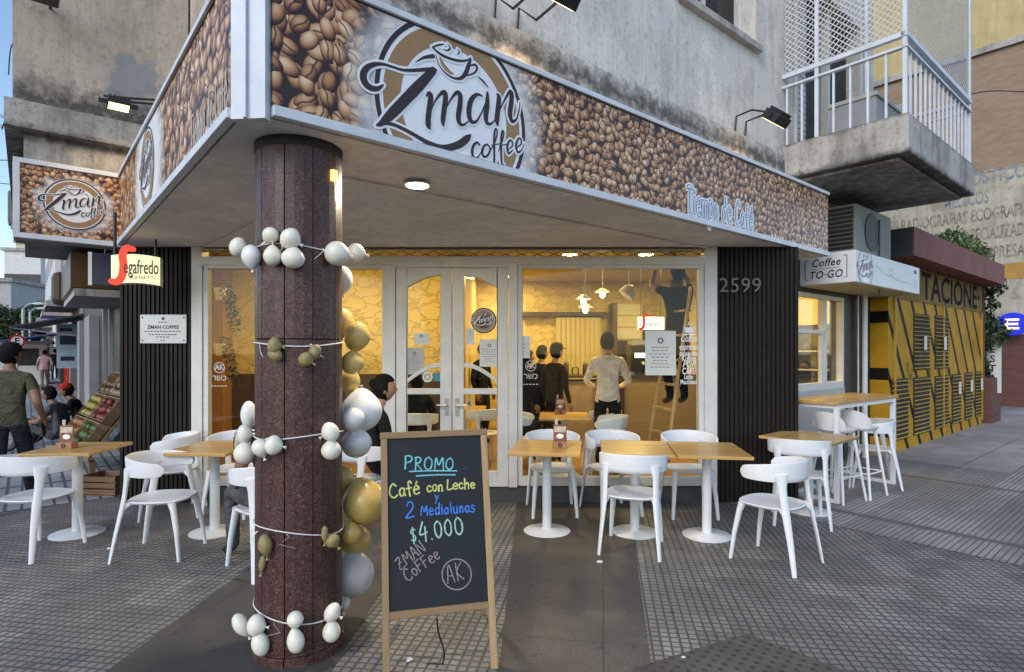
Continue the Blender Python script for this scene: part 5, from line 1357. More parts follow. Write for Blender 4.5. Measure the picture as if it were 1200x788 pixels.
for tx, py, sz, shr, sx in (('Coffee', 397, .135, .35, .9), ('espresso', 407, .12, 0, .85), ('cappuccino', 414.5, .085, .2, .95), ('Koffee', 420.5, .10, 0, 1.0), ('P\u00d3P', 427.5, .12, .3, 1.1), ('CAF\u00c9', 435.5, .115, 0, .95), ('Latte', 442, .085, 0, 1.0), ('Macchiato', 448, .085, 0, .95)): text(tx, sz*.82, m_print, t, 0, 0, Z(py), 'lettering', shear=shr, sx=sx*.66, offset=.001)
p = MB(); zc = Z(387); p.prism_y([(-.05, zc+.03), (.05, zc+.03), (.035, zc-.03), (-.035, zc-.03)], -.0006, .0006); p.prism_y([(-.08, zc-.04), (.08, zc-.04), (.06, zc-.052), (-.06, zc-.052)], -.0006, .0006)
ribbon(p, [(-.015, zc+.045, .008), (.0, zc+.065, .008), (-.008, zc+.085, .006)], 0); ribbon(p, [(.02, zc+.045, .008), (.033, zc+.065, .008), (.026, zc+.085, .006)], 0); ribbon(p, [(.048, zc+.022, .01), (.075, zc+.015, .01), (.045, zc-.015, .01)], 0); p.build('cup', m_print, t)
# plaque
a = wpx(164.5, 402.5, 6.06); b = wpx(218.5, 369, 6.06); t = thing('plaque', 'small engraved metal plaque on the left ribbed panel', 'plaque', TR((a[0]+b[0])/2, 6.062, a[1])); W, H = (b[0]-a[0])/2, b[1]-a[1]
p = MB(); p.bb(-W, W, -.006, .006, 0, H); p.build('plate', M('brushed plaque', (.44, .46, .48), .4, .06, 20, metal=.4), t); text('ZMAN COFFEE', .05, m_ink, t, 0, -.0075, H*.56, 'lettering', offset=.001)
p = MB(); annulus(p, 0, .016, -.0072, cz=H*.86, cx=0)
for z, k in ((.72, .2), (.40, .8), (.29, .62), (.2, .3), (.09, .1)):
    nn = max(2, int(16*k))
    for j in range(nn): x = -W*k + 2*W*k*j/nn; p.add([(x, -.0072, H*z), (x+2*W*k/nn*.7, -.0072, H*z), (x+2*W*k/nn*.7, -.0072, H*z+.010), (x, -.0072, H*z+.010)], [(0, 1, 2, 3)])
orient(p.build('engraving', m_ink, t))
for sx in (-1, 1):
    for zz_ in (.1, .9): p = MB(); p.ball((sx*W*.9, -.007, H*zz_), (.009, .004, .009), None, 10, 6); p.build('screw', m_darkgrey, t)
# canopy downlight
q = Pt(489, 217, 1.0); k_ = (ZS-.02-CAMZ)/(q.z-CAMZ); q = Vector((q.x*k_, q.y*k_, ZS-.019))
t = thing('downlight', 'recessed warm downlight in the canopy soffit', 'ceiling light', TR(q.x, q.y, q.z)); p = MB(); p.lathe([(.085, -.006), (.09, 0)], 24); p.build('rim', m_white, t); p = MB(); p.lathe([(.07, -.009), (.072, -.0065)], 24); p.build('diffuser', emit('white diffuser', (1, .86, .6), 10), t); lamp('glow', 'AREA', t, (0, 0, -.015), 24, (1, .84, .62), .14)
# ------------------------------------------------------------------ projecting signs and fixtures
# serving hatch sign box
TG = RF @ Matrix.Translation((6.24, 0, 2.43))
tg = thing('projecting_sign', 'white box sign over the serving window with takeaway lettering', 'shop sign', TG)
p = MB(); p.bb(0, 2.46, -.655, 0, 0, .385); p.build('box', M('white sign panel', (.66, .70, .73), .45, .05, 3), tg, bevel=.006)
p = MB(); p.bb(.02, 2.44, -.645, -.01, -.006, -.001); p.build('underside', m_cream, tg)
ef = bpy.data.objects.new('end_face', None); C.objects.link(ef); ef.parent = tg; ef.matrix_local = Matrix.Rotation(R(-90), 4, 'Z')   # local x runs outwards
def tgt(body, x, z, size, **k): return text(body, size, m_ink, ef, x, -.0035, z, **k)
# seen from the left the end face reads outwards: its x axis is the sign's -y
tgt('Coffee', .315, .265, .135, shear=.25, sx=.85, offset=.0015, space=1.1); tgt('TO\u00b7GO', .315, .115, .135, shear=.2, sx=.85, offset=.0015, space=1.1)
p = MB()
for a, b, c, d in ((.065, .11, .31, .317), (.065, .072, .07, .31), (.065, .11, .063, .07), (.52, .565, .33, .337), (.558, .565, .07, .33), (.52, .565, .063, .07), (.16, .47, .192, .196)): p.bb(a, b, -.004, -.001, c, d)
p.build('brackets', m_ink, ef)
lgm = bpy.data.objects.new('front_face', None); C.objects.link(lgm); lgm.parent = tg; lgm.matrix_local = Matrix.Translation((0, -.655, 0))
base = logo(lgm, .32, .19, .48, -.003, (.004, .381), None, m_signwhite, m_print)
p = MB(); tr_ = [(.62, .235), (.72, .25), (.86, .21), (1.02, .17), (1.18, .165), (1.28, .19), (1.30, .24), (1.22, .265), (1.16, .24), (1.2, .18), (1.42, .14), (1.7, .12), (1.95, .125), (2.1, .11), (2.16, .07)]
q = spline([(a, b, .006) for a, b in tr_], 8)
for i in range(0, len(q)-2, 3): ribbon(p, [q[i], q[i+1], q[i+2]], -.003, 1, 0, False)
orient(p.build('dotted_swirl', m_ink, lgm))
p = MB(); ribbon(p, [(2.2, .07, .012), (2.24, .13, .014), (2.22, .19, .01)], -.003); ribbon(p, [(2.16, .19, .01), (2.23, .165, .01), (2.30, .2, .008)], -.003); ribbon(p, [(2.24, .13, .01), (2.30, .10, .01), (2.33, .06, .008)], -.003); orient(p.build('flower_mark', M('faint print', (.35, .38, .42), .5, .1, 20), lgm))
p = MB(); p.bb(2.2, 2.3, -.004, -.001, .28, .335); p.build('corner_mark', m_ink, lgm)
# lit coffee-brand box on the left pier
q = Pt(161, 317, 5.62)
sg = thing('lit_box_sign', 'glowing pale yellow box sign with big red first letter by the left pier', 'shop sign', Matrix.Translation(q) @ Matrix.Rotation(R(20), 4, 'Z'))
W = .205
def wavy(z0, z1, k=.02): return [(-W + 2*W*i/12, z0 + k*math.sin(i/12*math.pi*1.0) - .0*i) for i in range(13)] + [(W - 2*W*i/12, z1 + k*math.sin((12-i)/12*math.pi)) for i in range(13)]
p = MB(); p.prism_y(wavy(-.15, .13), -.05, .07); p.build('box', m_white, sg, bevel=.004)
p = MB(); p.prism_y([(a*.985, b*.97) for a, b in wavy(-.15, .13)], -.054, -.0505); p.build('lit_face', emit('pale yellow light face', (.80, .78, .42), .42), sg)
text('egafredo', .19, m_ink, sg, .045, -.0575, .02, 'lettering', sx=.44, offset=.0015); text('ZANETTI', .042, m_ink, sg, .06, -.0575, -.075, 'lettering', space=1.3)
big_s(sg, -.135, -.13, .33, -.0578, emit('lit red', (.75, .05, .015), .35))
p = MB(); p.tube([(-W+.02, 0, .1), (-W+.02, .0, .55)], .015, 8); p.tube([(W-.05, 0, .12), (W-.05, 0, .52)], .012, 8); p.build('hanger', m_black, sg)
q = Pt(118, 316, 6.9); s2 = thing('box_sign', 'dark navy box sign with white edges behind the glowing sign', 'shop sign', Matrix.Translation(q) @ Matrix.Rotation(R(20), 4, 'Z'))
p = MB(); p.bb(-.07, .13, -.05, .05, -.19, .19); p.build('box', m_navy, s2, bevel=.003); p = MB(); p.bb(-.11, -.07, -.06, .06, -.195, .195); p.build('white_edge', m_white, s2); p = MB(); p.tube([(.05, 0, .19), (.05, 0, .7)], .015, 8); p.build('hanger', m_black, s2)
# bracket floodlights
def flood(M_, L, label, up=0.0, pts=None, head=None, power=0, aim=None, th=130, sz=1.0):
    t = thing('floodlight', label, 'floodlight', M_, 'bracket floodlights on the facade')
    for dx in (-.11, .11): p = MB(); p.tube([(dx+a, b, c) for a, b, c in pts], .011, 6); p.build('arm', m_black, t)
    hx, hy, hz = head; t_ = MB(); HM = Matrix.Translation(head) @ Matrix.Rotation(R(th), 4, 'X') @ Matrix.Scale(sz, 4); t_.m = HM
    t_.bb(-.13, .13, -.05, .05, -.09, .09); 
    for k in range(5): t_.bb(-.1+k*.045, -.085+k*.045, .05, .085, -.08, .08)
    t_.build('head', m_black, t, bevel=.006)
    p = MB(); p.m = HM; p.bb(-.115, .115, -.053, -.0505, -.075, .075); p.build('lens', emit('lit lens', (1, .72, .34), 3.0 if power else .3), t)
    p = MB(); p.bb(hx-.16, hx+.16, hy-.012, hy+.012, hz-.02, hz+.02); p.build('yoke', m_black, t)
    if power:
        l = lamp('beam', 'SPOT', t, (hx, hy+.03, hz-.13), power, (1, .68, .35), .06, None, 120)
        l.rotation_euler = aim
    return t
a, b = onplane(RF, 0, 592, 46); c, d = onplane(RF, -.5, 655, -7); h1 = (c-a, -.5, d-b); H1 = [(0, 0, 0), (0, -.03, .26), (h1[0]*.3, -.2, h1[2]*.8), (h1[0], -.48, h1[2]+.06)]
flood(RF @ Matrix.Translation((a, 0, b)), 1, 'black bracket floodlight above the big logo', pts=H1, head=h1, power=16, aim=(R(25), 0, 0))
a, b = onplane(RF, 0, 866, 172); c, d = onplane(RF, -.5, 910, 139); h2 = (c-a, -.5, d-b); H2 = [(0, 0, 0), (0, -.03, .30), (h2[0]*.5, -.25, h2[2]*.5+.22), (h2[0], -.46, h2[2]+.05)]
flood(RF @ Matrix.Translation((a, 0, b)), 1, 'black bracket floodlight beside the balcony', pts=H2, head=h2, power=16, aim=(R(25), 0, 0))
BF_ = LF @ Matrix.Translation((-4.0, 0, 0))
q = Pt(190, 118, 5.3)
BSF = TR(*lf(3.91, 0), 0, 40)
a, b = onplane(BSF, -.02, 197, 120); c, d = onplane(BSF, -.5, 139, 122); h3 = (c-a, -.48, d-b)
flood(BSF @ Matrix.Translation((a, -.02, b)), 1, 'lit black floodlight reaching over the left street sign', pts=[(0, .02, 0), (h3[0]*.5, -.2, h3[2]*.5+.03), (h3[0], -.44, h3[2]+.06)], head=h3, power=10, aim=(R(20), 0, 0), th=75, sz=.72)
q = Pt(44, -6, 5.4); t = thing('floodlight', 'dark lamp head at the very top left corner on the bay', 'floodlight', Matrix.Translation(q) @ Matrix.Rotation(R(40), 4, 'Z'))
p = MB(); p.bb(-.13, .16, -.1, .1, -.03, .06); p.build('head', m_black, t, bevel=.01); p = MB(); p.tube([(.1, .1, 0), (.1, .7, .1)], .015, 6); p.build('arm', m_black, t)
# air conditioners
def aircon(M_, label, w_=.8, h=.58, d=.3):
    t = thing('air_conditioner', label, 'air conditioner', M_); p = MB(); p.bb(0, w_, -d, 0, 0, h); p.build('case', M('aged beige casing darkened for shade', (.20, .19, .17), .6, .15, 4), t, bevel=.012)  # casing colour darkened to carry the shade under the balcony
    p = MB()
    for i in range(int(h/.055)-1): p.bb(-.012, -.0, -d+.03, -.03, .04+i*.055, .08+i*.055)
    p.build('side_grille', m_black, t)
    p = MB(); p.lathe([(h*.4, 0), (h*.41, .012), (h*.36, .014), (h*.05, .015)], 28); p.v = [Vector((v.x + w_*.42, -d-v.z, v.y+h*.5)) for v in p.v]; p.build('fan_grille', m_darkgrey, t)
    p = MB(); p.bb(.05, .1, -d, .0, -.05, 0); p.bb(w_-.1, w_-.05, -d, 0, -.05, 0); p.build('bracket', m_steel, t)
    p = MB(); p.tube([(w_*.6, -d-.02, -.5), (w_*.6, -d-.02, .3), (w_*.62, -d-.01, .5)], .012, 6); p.build('hose', m_black, t); return t
sa = onplane(RF, -.52, 1003, 262)[0]; sb, zb0 = onplane(RF, -.52, 1044, 300); zt0 = onplane(RF, -.52, 1003, 238)[1]
aircon(RF @ Matrix.Translation((sa, -.08, 2.86)), 'beige air conditioner under the balcony, above the takeaway sign', sb-sa, zt0-2.86, .44)
# clutter on the balcony
t = thing('storage_box', 'grey storage box standing on the balcony', 'box', RF @ Matrix.Translation((6.1, -.62, 4.12))); p = MB(); p.bb(0, .8, -.3, .2, 0, .42); p.build('body', M('grey plastic', (.30, .31, .33), .5, .1, 5), t, bevel=.01); p = MB(); p.bb(-.02, .82, -.32, .22, .42, .47); p.build('lid', M('pale plastic', (.45, .44, .40), .5, .1, 5), t, bevel=.01)
copy_tree(c0, RF @ Matrix.Translation((7.3, -.6, 4.12)) @ Matrix.Rotation(R(150), 4, 'Z'), None, 'white chair standing up on the balcony behind the railing', 'chairs on the balcony')

# ------------------------------------------------------------------ garage on the right
m_yel = M('scratched yellow paint', (.42, .25, .018), .5, .2, 2.2)
def yellowgate():
    m, t, b = newmat('yellow gate with black stripes'); v = objco(t); s = t.nodes.new('ShaderNodeSeparateXYZ'); t.links.new(v, s.inputs[0])
    k = mth(t, 'FRACT', mth(t, 'DIVIDE', mth(t, 'ADD', s.outputs[0], mth(t, 'MULTIPLY', s.outputs[2], .75)), .66))
    stripe = mth(t, 'LESS_THAN', k, .21)
    n = noise(t, v, 2.5, 7, .7); scr = noise(t, objco(t, (9, 9, 9)), 1.0, 6, .75)
    base = ramp(t, n, [(.3, (.36, .18, .012)), (.6, (.50, .27, .018)), (.8, (.44, .27, .05))])
    c = mixc(t, stripe, base, (.008, .007, .006)); c = mixc(t, ramp(t, scr, [(.66, 0.0), (.72, .55)]), c, (.09, .06, .03))
    t.links.new(c, b.inputs['Base Color']); b.inputs['Roughness'].default_value = .65; b.inputs['Specular IOR Level'].default_value = .15; return m
m_gate = yellowgate()
GW = .25
def gq(px, py): return onplane(RF, -GW, px, py)
ga = thing('garage', 'yellow parking garage front with black diagonal stripes and louvres', 'garage', RF @ Matrix.Translation((8.9, 0, 0)))
GI = Matrix.Translation((-8.9, 0, 0))
def gpart(mb, name, mat, par=None, **k):
    mb.v = [GI @ v for v in mb.v]; return mb.build(name, mat, par or ga, **k)
gx0, gx1 = 8.7, 14.55
p = MB(); p.bb(gx0, gx1, -GW, 6, .0, 3.0); gpart(p, 'front', m_gate)
p = MB(); p.bb(gx0+.2, gx1, -GW-.012, -GW, 2.42, 2.98); gpart(p, 'lintel', M('ochre paint darkened for shade', (.20, .12, .02), .8, .3, 3))  # ochre darkened in the colour for the shade under the roof
p = MB(); p.bb(gx0-.12, gx1+.1, -.62, 6, 3.0, 3.42); gpart(p, 'roof_fascia', M('brick red paint', (.19, .055, .045), .7, .2, 3))
p = MB(); p.bb(gx0-.135, gx0-.122, -.6, 1, 3.0, 3.41); gpart(p, 'dark_end', M('dark teal paint', (.03, .045, .05), .6, .2, 4))
a0, _ = gq(1076, 330); a1, _ = gq(1149, 350)
o = text('TACIONE\u00b7', .66, M('black lettering', (.012, .010, .009), .8, .2, 10, spec=.1), ga, (a0+a1)/2-8.9, -GW-.0145, 2.69, 'lettering', sx=(a1-a0)/3.25, offset=.012)
lv = [((1070, 367), (1089, 433)), ((1095, 369), (1111, 432)), ((1044, 445), (1064, 524)), ((1070, 443), (1089, 516)), ((1095, 441), (1111, 508)), ((1115, 439), (1126, 503)), ((1130, 437), (1139, 499)), ((1142, 436), (1151, 496))]
m_slat = M('dark louvre slats', (.012, .010, .008), .7, .2, 6)
for (xa, ya), (xb, yb) in lv:
    s0_, za = gq(xa, ya); s1_, zb = gq(xb, yb); zt_ = za; zb_ = max(.18, zb)
    p = MB(); p.bb(s0_, s1_, -GW-.006, -GW-.001, zb_, zt_); pn = gpart(p, 'louvre', m_slat)
    p = MB(); n = int((zt_-zb_)/.066)
    for i in range(n):
        z = zb_ + (zt_-zb_)*(i+.5)/n; p.obox(((s0_+s1_)/2, -GW-.028, z), (s1_-s0_, .02, .010), Matrix.Rotation(R(30), 4, 'X'))
    gpart(p, 'slats', m_yel, pn)
    if ya < 440 or xa > 1112:
        p = MB(); zc = zb_ + (zt_-zb_)*(.48 if ya < 400 else .72); p.bb((s0_+s1_)/2-.05, (s0_+s1_)/2+.05, -GW-.07, -GW-.055, zc-.12, zc+.12); gpart(p, 'white_plate', m_paper, pn)
for sx in (8.95, 11.6, 14.5):
    p = MB(); p.bb(sx-.02, sx+.02, -GW-.03, -GW, .1, 2.42); gpart(p, 'gate_seam', m_yel)
rn = random.Random(11); p = MB()
for k in range(9):
    x0 = rn.uniform(9.3, 14.2); z0 = rn.choice((rn.uniform(1.0, 2.2), rn.uniform(.9, 1.4))); q = [(x0, z0, .02)]
    for i in range(rn.randint(5, 9)): q.append((q[-1][0] + rn.uniform(-.05, .14), q[-1][1] + rn.uniform(-.16, .16), rn.uniform(.012, .026)))
    ribbon(p, q, -GW-.0035, 6)
p.v = [GI @ v for v in p.v]; orient(p.build('graffiti', M('scribbled marker', (.05, .035, .025), .7, .2, 9), ga))
# garage end pillar with the vertical sign, planter and foliage
pl = thing('brick_pillar', 'red brick pillar with planter at the end of the yellow garage', 'pillar', TR(*rf(14.75, .1), 0, 40)); m_rb = brickmat('red brick', (.17, .06, .05), (.12, .042, .036), (.10, .08, .07), 1.0)
p = MB(); p.bb(-.05, .8, -.3, .5, 0, 1.0); p.build('base', m_rb, pl, bevel=.01); p = MB(); p.bb(-.18, -.06, -.18, .3, 0, 3.0); p.build('shaft', m_rb, pl)
p = MB(); p.bb(.05, .75, -.25, .45, 1.0, 1.05); p.build('soil', M('soil', (.03, .022, .015), .9, .3, 10), pl)
GS = TR(*rf(15.2, 0), 0, -50)
xa, za = onplane(GS, 0, 1156, 404); xb, zb = onplane(GS, 0, 1173, 461)
vs = thing('vertical_sign', 'white vertical sign with stacked dark letters beyond the yellow garage', 'sign', GS @ Matrix.Translation((xa, 0, zb)))
p = MB(); p.bb(0, xb-xa, 0, .06, 0, za-zb); p.build('panel', m_paper, vs)
for i, ch in enumerate('ESTAC'): text(ch, (za-zb)/5.0, m_ink, vs, (xb-xa)*.42, -.002, (za-zb)*(1-(i+.55)/5.1), 'lettering', offset=.004)
def plant(name, label, cat, M_, blobs, n, size, mat, stems=(), rn=None, group=None):
    t = thing(name, label, cat, M_, group); p = MB(); leaves(p, blobs, n, 1, size, rn or random.Random(3)); p.build('foliage', mat, t)
    p = MB()
    for s in stems: p.tube(s, [.03, .02, .012][:len(s)] if len(s) <= 3 else .015, 6)
    if stems: p.build('stem', m_darkwood, t)
    return t
q0 = rf(14.95, .05)
BLB = [((0, 0, z), r) for z, r in ((1.2, .3), (1.7, .32), (2.2, .4), (2.7, .5), (3.2, .5))] + [((.3, -.1, 2.0), .35), ((.25, .0, 3.1), .4), ((-.3, .3, 3.3), .4)]
plant('creeper', 'dark green creeper climbing over the end of the garage roof', 'plant', TR(*q0, 0.0), BLB, 2600, .075, m_leafd, [[(0, 0, 1.0), (.05, .02, 2), (0, .1, 3.2)], [(0, 0, 1.6), (.3, -.1, 2.0), (.35, 0, 3.0)]])
plant('roof_weeds', 'fresh green weeds growing on the red garage roof', 'plant', TR(*rf(13.0, .2), 3.42, 40), [((x*.45-1.3, 0, .12+.12*(x % 3)), .26) for x in range(8)], 1400, .05, m_leafl, [[(x*.5-1, 0, 0), (x*.5-.95, 0, .3)] for x in range(5)])
plant('potted_shrub', 'small green shrub in the brick planter beyond the garage', 'plant', TR(*rf(15.1, .1), 1.0), [((.0, 0, .2), .22), ((.25, .1, .3), .22), ((-.1, .1, .38), .18)], 700, .05, m_leafl, [[(0, 0, 0), (.05, 0, .3)]])
# party wall with painted adverts
PF = TR(*rf(20, 0), 0, -50)
pw = thing('party_wall_building', 'tall brick building on the right with faded painted medical adverts', 'building', PF)
Pz = lambda px, py: onplane(PF, 0, px, py)
z_w = Pz(1185, 197)[1]; z_b = Pz(1165, 56)[1]; z_r = 2.05
m_oldbrick = brickmat('old tan brick', (.36, .23, .15), (.27, .17, .11), (.27, .22, .16), 1.0, (.33, .26, .19))
m_ad = wallmat('faded white advert paint', (.47, .43, .34), (.20, .14, .09), .35, (), .9, (.33, .26, .19)); m_yp = wallmat('yellow plaster', (.52, .41, .20), (.2, .15, .09), .25, (), .9)
for nm, a, b_, mt, d in (('red_brick_base', 0, z_r, m_rb, .0), ('painted_wall', z_r, z_w, m_ad, .03), ('brick_wall', z_w, z_b, m_oldbrick, .045), ('plaster_wall', z_b, 22, m_yp, .0)):
    p = MB(); p.bb(-12, .25, d, 10, a, b_); p.build(nm, mt, pw)
p = MB(); p.bb(-12, .27, -.06, .1, z_b-.08, z_b+.1); p.build('ledge', m_concrete, pw)
def admat(name, ink):
    m, t, b = newmat(name); c = mixc(t, ramp(t, noise(t, objco(t), 5, 7, .75), [(.38, .9), (.62, .12)]), (.44, .40, .32), ink); t.links.new(c, b.inputs['Base Color']); b.inputs['Roughness'].default_value = .95; return m
m_adk = admat('faded black advert paint', (.10, .09, .08)); m_adb = admat('faded blue advert paint', (.12, .17, .28))
def advert(body, px0, py0, px1, size_px, mat, right=False):
    x0, z0 = Pz(px0, py0); x1, _ = Pz(px1, py0); sz = size_px/FPX*16.5*1.38
    o = text(body, sz, mat, pw, x1 if right else x0, .024, z0, 'advert_lettering', 'RIGHT' if right else 'LEFT', offset=.012)
    w_ = o.dimensions.x; k = (x1-x0)/max(w_, .01)
    ax = x1 if right else x0
    for v in o.data.vertices: v.co.x = ax + (v.co.x-ax)*k
advert('DIAGNOSTICOS', 1083, 221, 1212, 16, m_adb); advert('MEDICOS', 1106, 239, 1158, 16, m_adb)
advert('ANALISIS-RADIOGRAFIAS ECOGRAFIAS', 1012, 272, 1214, 15, m_adk); advert('LABORATORIOS ESPECIALIZADOS', 1050, 287, 1216, 15, m_adk); advert('PARA EMPRESAS', 1112, 302, 1207, 15, m_adk)
p = MB(); a, z = Pz(1190, 312); p.bb(a-.5, a+.6, .02, .03, z-.35, z+.1); p.build('orange_patch', M('faded orange paint', (.45, .25, .06), .8, .2, 3), pw)
xa, za = onplane(PF, -.4, 1187, 380)
es_ = thing('parking_sign', 'lit round blue parking sign with pale letter on the far right', 'sign', PF @ Matrix.Translation((xa, -.4, za)))
p = MB(); p.lathe([(.30, -.04), (.32, -.02), (.32, .02), (.3, .04)], 28); p.v = [Vector((v.x*1.12, v.z, v.y)) for v in p.v]; p.build('disc', emit('lit blue', (.01, .02, .5), .35), es_, 40)
p = MB()
for a, b, c, d in ((-.16, -.10, -.15, .15), (-.10, .14, .09, .15), (-.10, .12, -.03, .03), (-.10, .14, -.15, -.09)): p.bb(a, b, -.052, -.045, c, d)
p.build('letter', emit('lit cream', (1, .92, .5), .45), es_); p = MB(); p.tube([(0, .04, 0), (0, .40, 0)], .03, 8); p.build('arm', m_black, es_)
def cable(pts, r, label, mat=None):
    p = MB(); p.tube(spline(pts, 8), r, 6); tag(p.build('overhead_cable', mat or m_black, None, 60), label, 'cable', 'overhead cables')
def cpx(L, Y): return [tuple(Pt(x, y, Y)) for x, y in L]
cable(cpx([(1128, 113), (1160, 107), (1205, 108)], 13), .012, 'thin black cable crossing before the brick wall on the right')
cable([tuple(Pt(-8, 133, 7)), tuple(Pt(10, 139, 6.6)), tuple(Pt(30, 146, 6.1))], .018, 'grey pipe-like cable reaching the bay at upper left, higher of two', m_steel)
cable([tuple(Pt(-8, 146, 7)), tuple(Pt(10, 150, 6.6)), tuple(Pt(30, 155, 6.1))], .018, 'grey pipe-like cable reaching the bay at upper left, lower of two', m_steel)
cable(cpx([(-5, 188), (10, 188), (30, 190)], 14), .012, 'thin cable across the left sky under the grey pipes'); cable(cpx([(-5, 214), (12, 216), (30, 214)], 20), .014, 'thin cable across the left sky, lowest one')
cable([tuple(Pt(2, 152, 6.4)), tuple(Pt(14, 118, 6.2)), tuple(Pt(26, 88, 6.0))], .006, 'loose wire slanting from the grey pipes up to the bay'); cable([tuple(Pt(10, 88, 6.2)), tuple(Pt(13, 56, 6.1)), tuple(Pt(24, 40, 6.0))], .006, 'loose wire hanging from the upper bay edge')

# ------------------------------------------------------------------ left street
def LFm(t_, w_=0, z=0): return LF @ Matrix.Translation((-t_, -w_, z))
m_brown = woodmat('brown panelled marquee', (.12, .062, .035), (.06, .03, .018), 'x', .5, .3); m_orange = M('orange brown panel', (.13, .06, .022), .5, .2, 3); m_dk = M('dark shopfront', (.022, .018, .016), .5, .3, 3)
nb = thing('neighbour_shop', 'dark brown shopfront with wooden marquee along the left street', 'shop', LFm(4.4))
def npart(mb, name, mat, **k):
    mb.v = [Matrix.Translation((4.4, 0, 0)) @ v for v in mb.v]; return mb.build(name, mat, nb, **k)
p = MB(); p.bb(-20, -4.45, .02, .09, 0, 3.42); p.bb(-20, -8.2, .09, 4, 0, 3.42); npart(p, 'shopfront', m_dk)
p = MB(); p.bb(-11.9, -8.55, -.85, .02, 2.62, 3.22); npart(p, 'marquee', m_brown, bevel=.01); p = MB(); p.bb(-8.549, -8.53, -.83, .0, 2.64, 3.2); npart(p, 'marquee_end', m_orange); p = MB(); p.bb(-12, -8.5, -.8, .02, 2.5, 2.62); npart(p, 'marquee_soffit', m_concrete)
p = MB(); p.bb(-12.4, -11.92, -1.0, .0, 2.55, 3.25); npart(p, 'rounded_end', m_darkwood, bevel=.12)
for t_, l_ in ((14.8, 1.6), (18.4, .9)): p = MB(); p.bb(-t_-l_, -t_, -.18, .02, 0, 2.5); npart(p, 'pillar', M('grey pillar render', (.27, .27, .27), .8, .12, 3))
for t_ in (6.7, 11.65, 12.9): p = MB(); p.bb(-t_-.07, -t_, -.05, .02, 0, 2.9); npart(p, 'metal_post', m_steel)
p = MB(); p.bb(-8.3, -4.6, -.02, .02, 2.2, 2.9); npart(p, 'shutter', m_darkwood)
ps = thing('poster', 'blue and white upright poster on the left street pillar', 'poster', LFm(21.5, .32, 1.0) @ Matrix.Rotation(R(90), 4, 'Z')); p = MB(); p.bb(-.3, .3, -.03, 0, 0, 1.5); p.build('panel', M('pale blue poster', (.42, .52, .60), .5, .25, 2), ps)
p = MB(); p.bb(-.22, .22, -.034, -.031, .8, 1.1); p.bb(-.2, .18, -.034, -.031, .25, .4); p.bb(-.22, .12, -.034, -.031, 1.25, 1.36); p.build('print', m_navy, ps)
def block(t0_, t1_, h, mat, label, w_=0.0, awn=None, red=False):
    b = thing('street_building', label, 'building', LFm(t0_)); L = t1_-t0_
    p = MB(); p.bb(-L, 0, -w_, 9, 0, h); p.build('wall', mat, b)
    n = max(1, int(L/3))
    for fl in range(1, int(h/3.1)):
        for i in range(n):
            x = -L*(i+.5)/n; p = MB(); p.bb(x-.6, x+.6, -w_-.03, -w_+.02, fl*3.1+.9, fl*3.1+2.4); wn = p.build('window', m_upvc, b); p = MB(); p.bb(x-.52, x+.52, -w_-.035, -w_-.031, fl*3.1+.98, fl*3.1+2.32); p.build('pane', m_darkgrey, wn)
        if fl % 2 == 1: p = MB(); p.bb(-L*.8, -L*.2, -w_-.9, -w_, fl*3.1, fl*3.1+.18); p.build('balcony_slab', m_concrete, b)
    p = MB(); p.bb(-L*.9, -L*.1, -w_-.02, -w_, .1, 2.6); p.build('shopfront', m_red if red else m_dk, b)
    return b
block(20.1, 27, 7.2, M('grey brown facade', (.2, .17, .15), .8, .2, 2), 'grey brown low building along the left street, next to the poster', 0)
block(33.1, 40, 10.5, M('pale grey facade', (.42, .41, .40), .8, .15, 2), 'pale grey building far along the left street', .1)
block(27.1, 33, 8.5, M('ochre facade', (.40, .30, .2), .8, .15, 2), 'ochre building with a red shopfront farther along the left street', 0, red=True)
block(40.1, 64, 12, M('white facade', (.6, .6, .6), .8, .1, 2), 'white building at the far end of the left pavement', .1)
def awning(t0_, L, z, mat, label, out=1.8):
    a = thing('awning', label, 'awning', LFm(t0_, 0, z), 'awnings along the left street'); p = MB(); p.add([(0, 0, .45), (-L, 0, .45), (-L, -out, 0), (0, -out, 0), (0, 0, .40), (-L, 0, .40), (-L, -out, -.05), (0, -out, -.05)], [(0, 1, 2, 3), (7, 6, 5, 4), (3, 2, 6, 7), (0, 3, 7, 4), (1, 5, 6, 2), (0, 4, 5, 1)]); p.build('canvas', mat, a)
    for x in (-.1, -L+.1): p = MB(); p.tube([(x, -.0, -.3), (x, -out, -.04)], .02, 6); p.build('arm', m_steel, a)
awning(20, 6, 2.35, M('dark grey canvas', (.06, .065, .075), .8, .1, 3), 'dark grey awning over the left pavement'); awning(29, 6, 2.0, M('blue canvas', (.04, .11, .33), .8, .1, 3), 'blue awning farther along the left pavement', 2.4)
# opposite side of the side street, far away
def farblock(px0, px1, Y, h, mat, label, d=14):
    a, b_ = Pt(px0, 411, Y), Pt(px1, 411, Y); t = thing('far_building', label, 'building', TR((a.x+b_.x)/2, Y, 0, 12)); W_ = (b_.x-a.x)/2
    p = MB(); p.bb(-W_, W_, 0, d, 0, h); p.build('wall', mat, t); p = MB(); p.bb(-W_-.3, W_+.3, -.3, d+.3, h, h+.4); p.build('roof_slab', m_concrete, t)
    for fl in range(1, int(h/3.2)):
        for i in range(3):
            x = -W_ + 2*W_*(i+.5)/3; p = MB(); p.bb(x-.7, x+.7, -.04, .02, fl*3.2+.8, fl*3.2+2.3); p.build('window', m_darkgrey, t)
        p = MB(); p.bb(-W_*.9, W_*.9, -.8, 0, fl*3.2, fl*3.2+.2); p.build('balcony_slab', m_concrete, t)
m_fw = M('bleached far wall', (.66, .66, .64), .85, .08, 2)
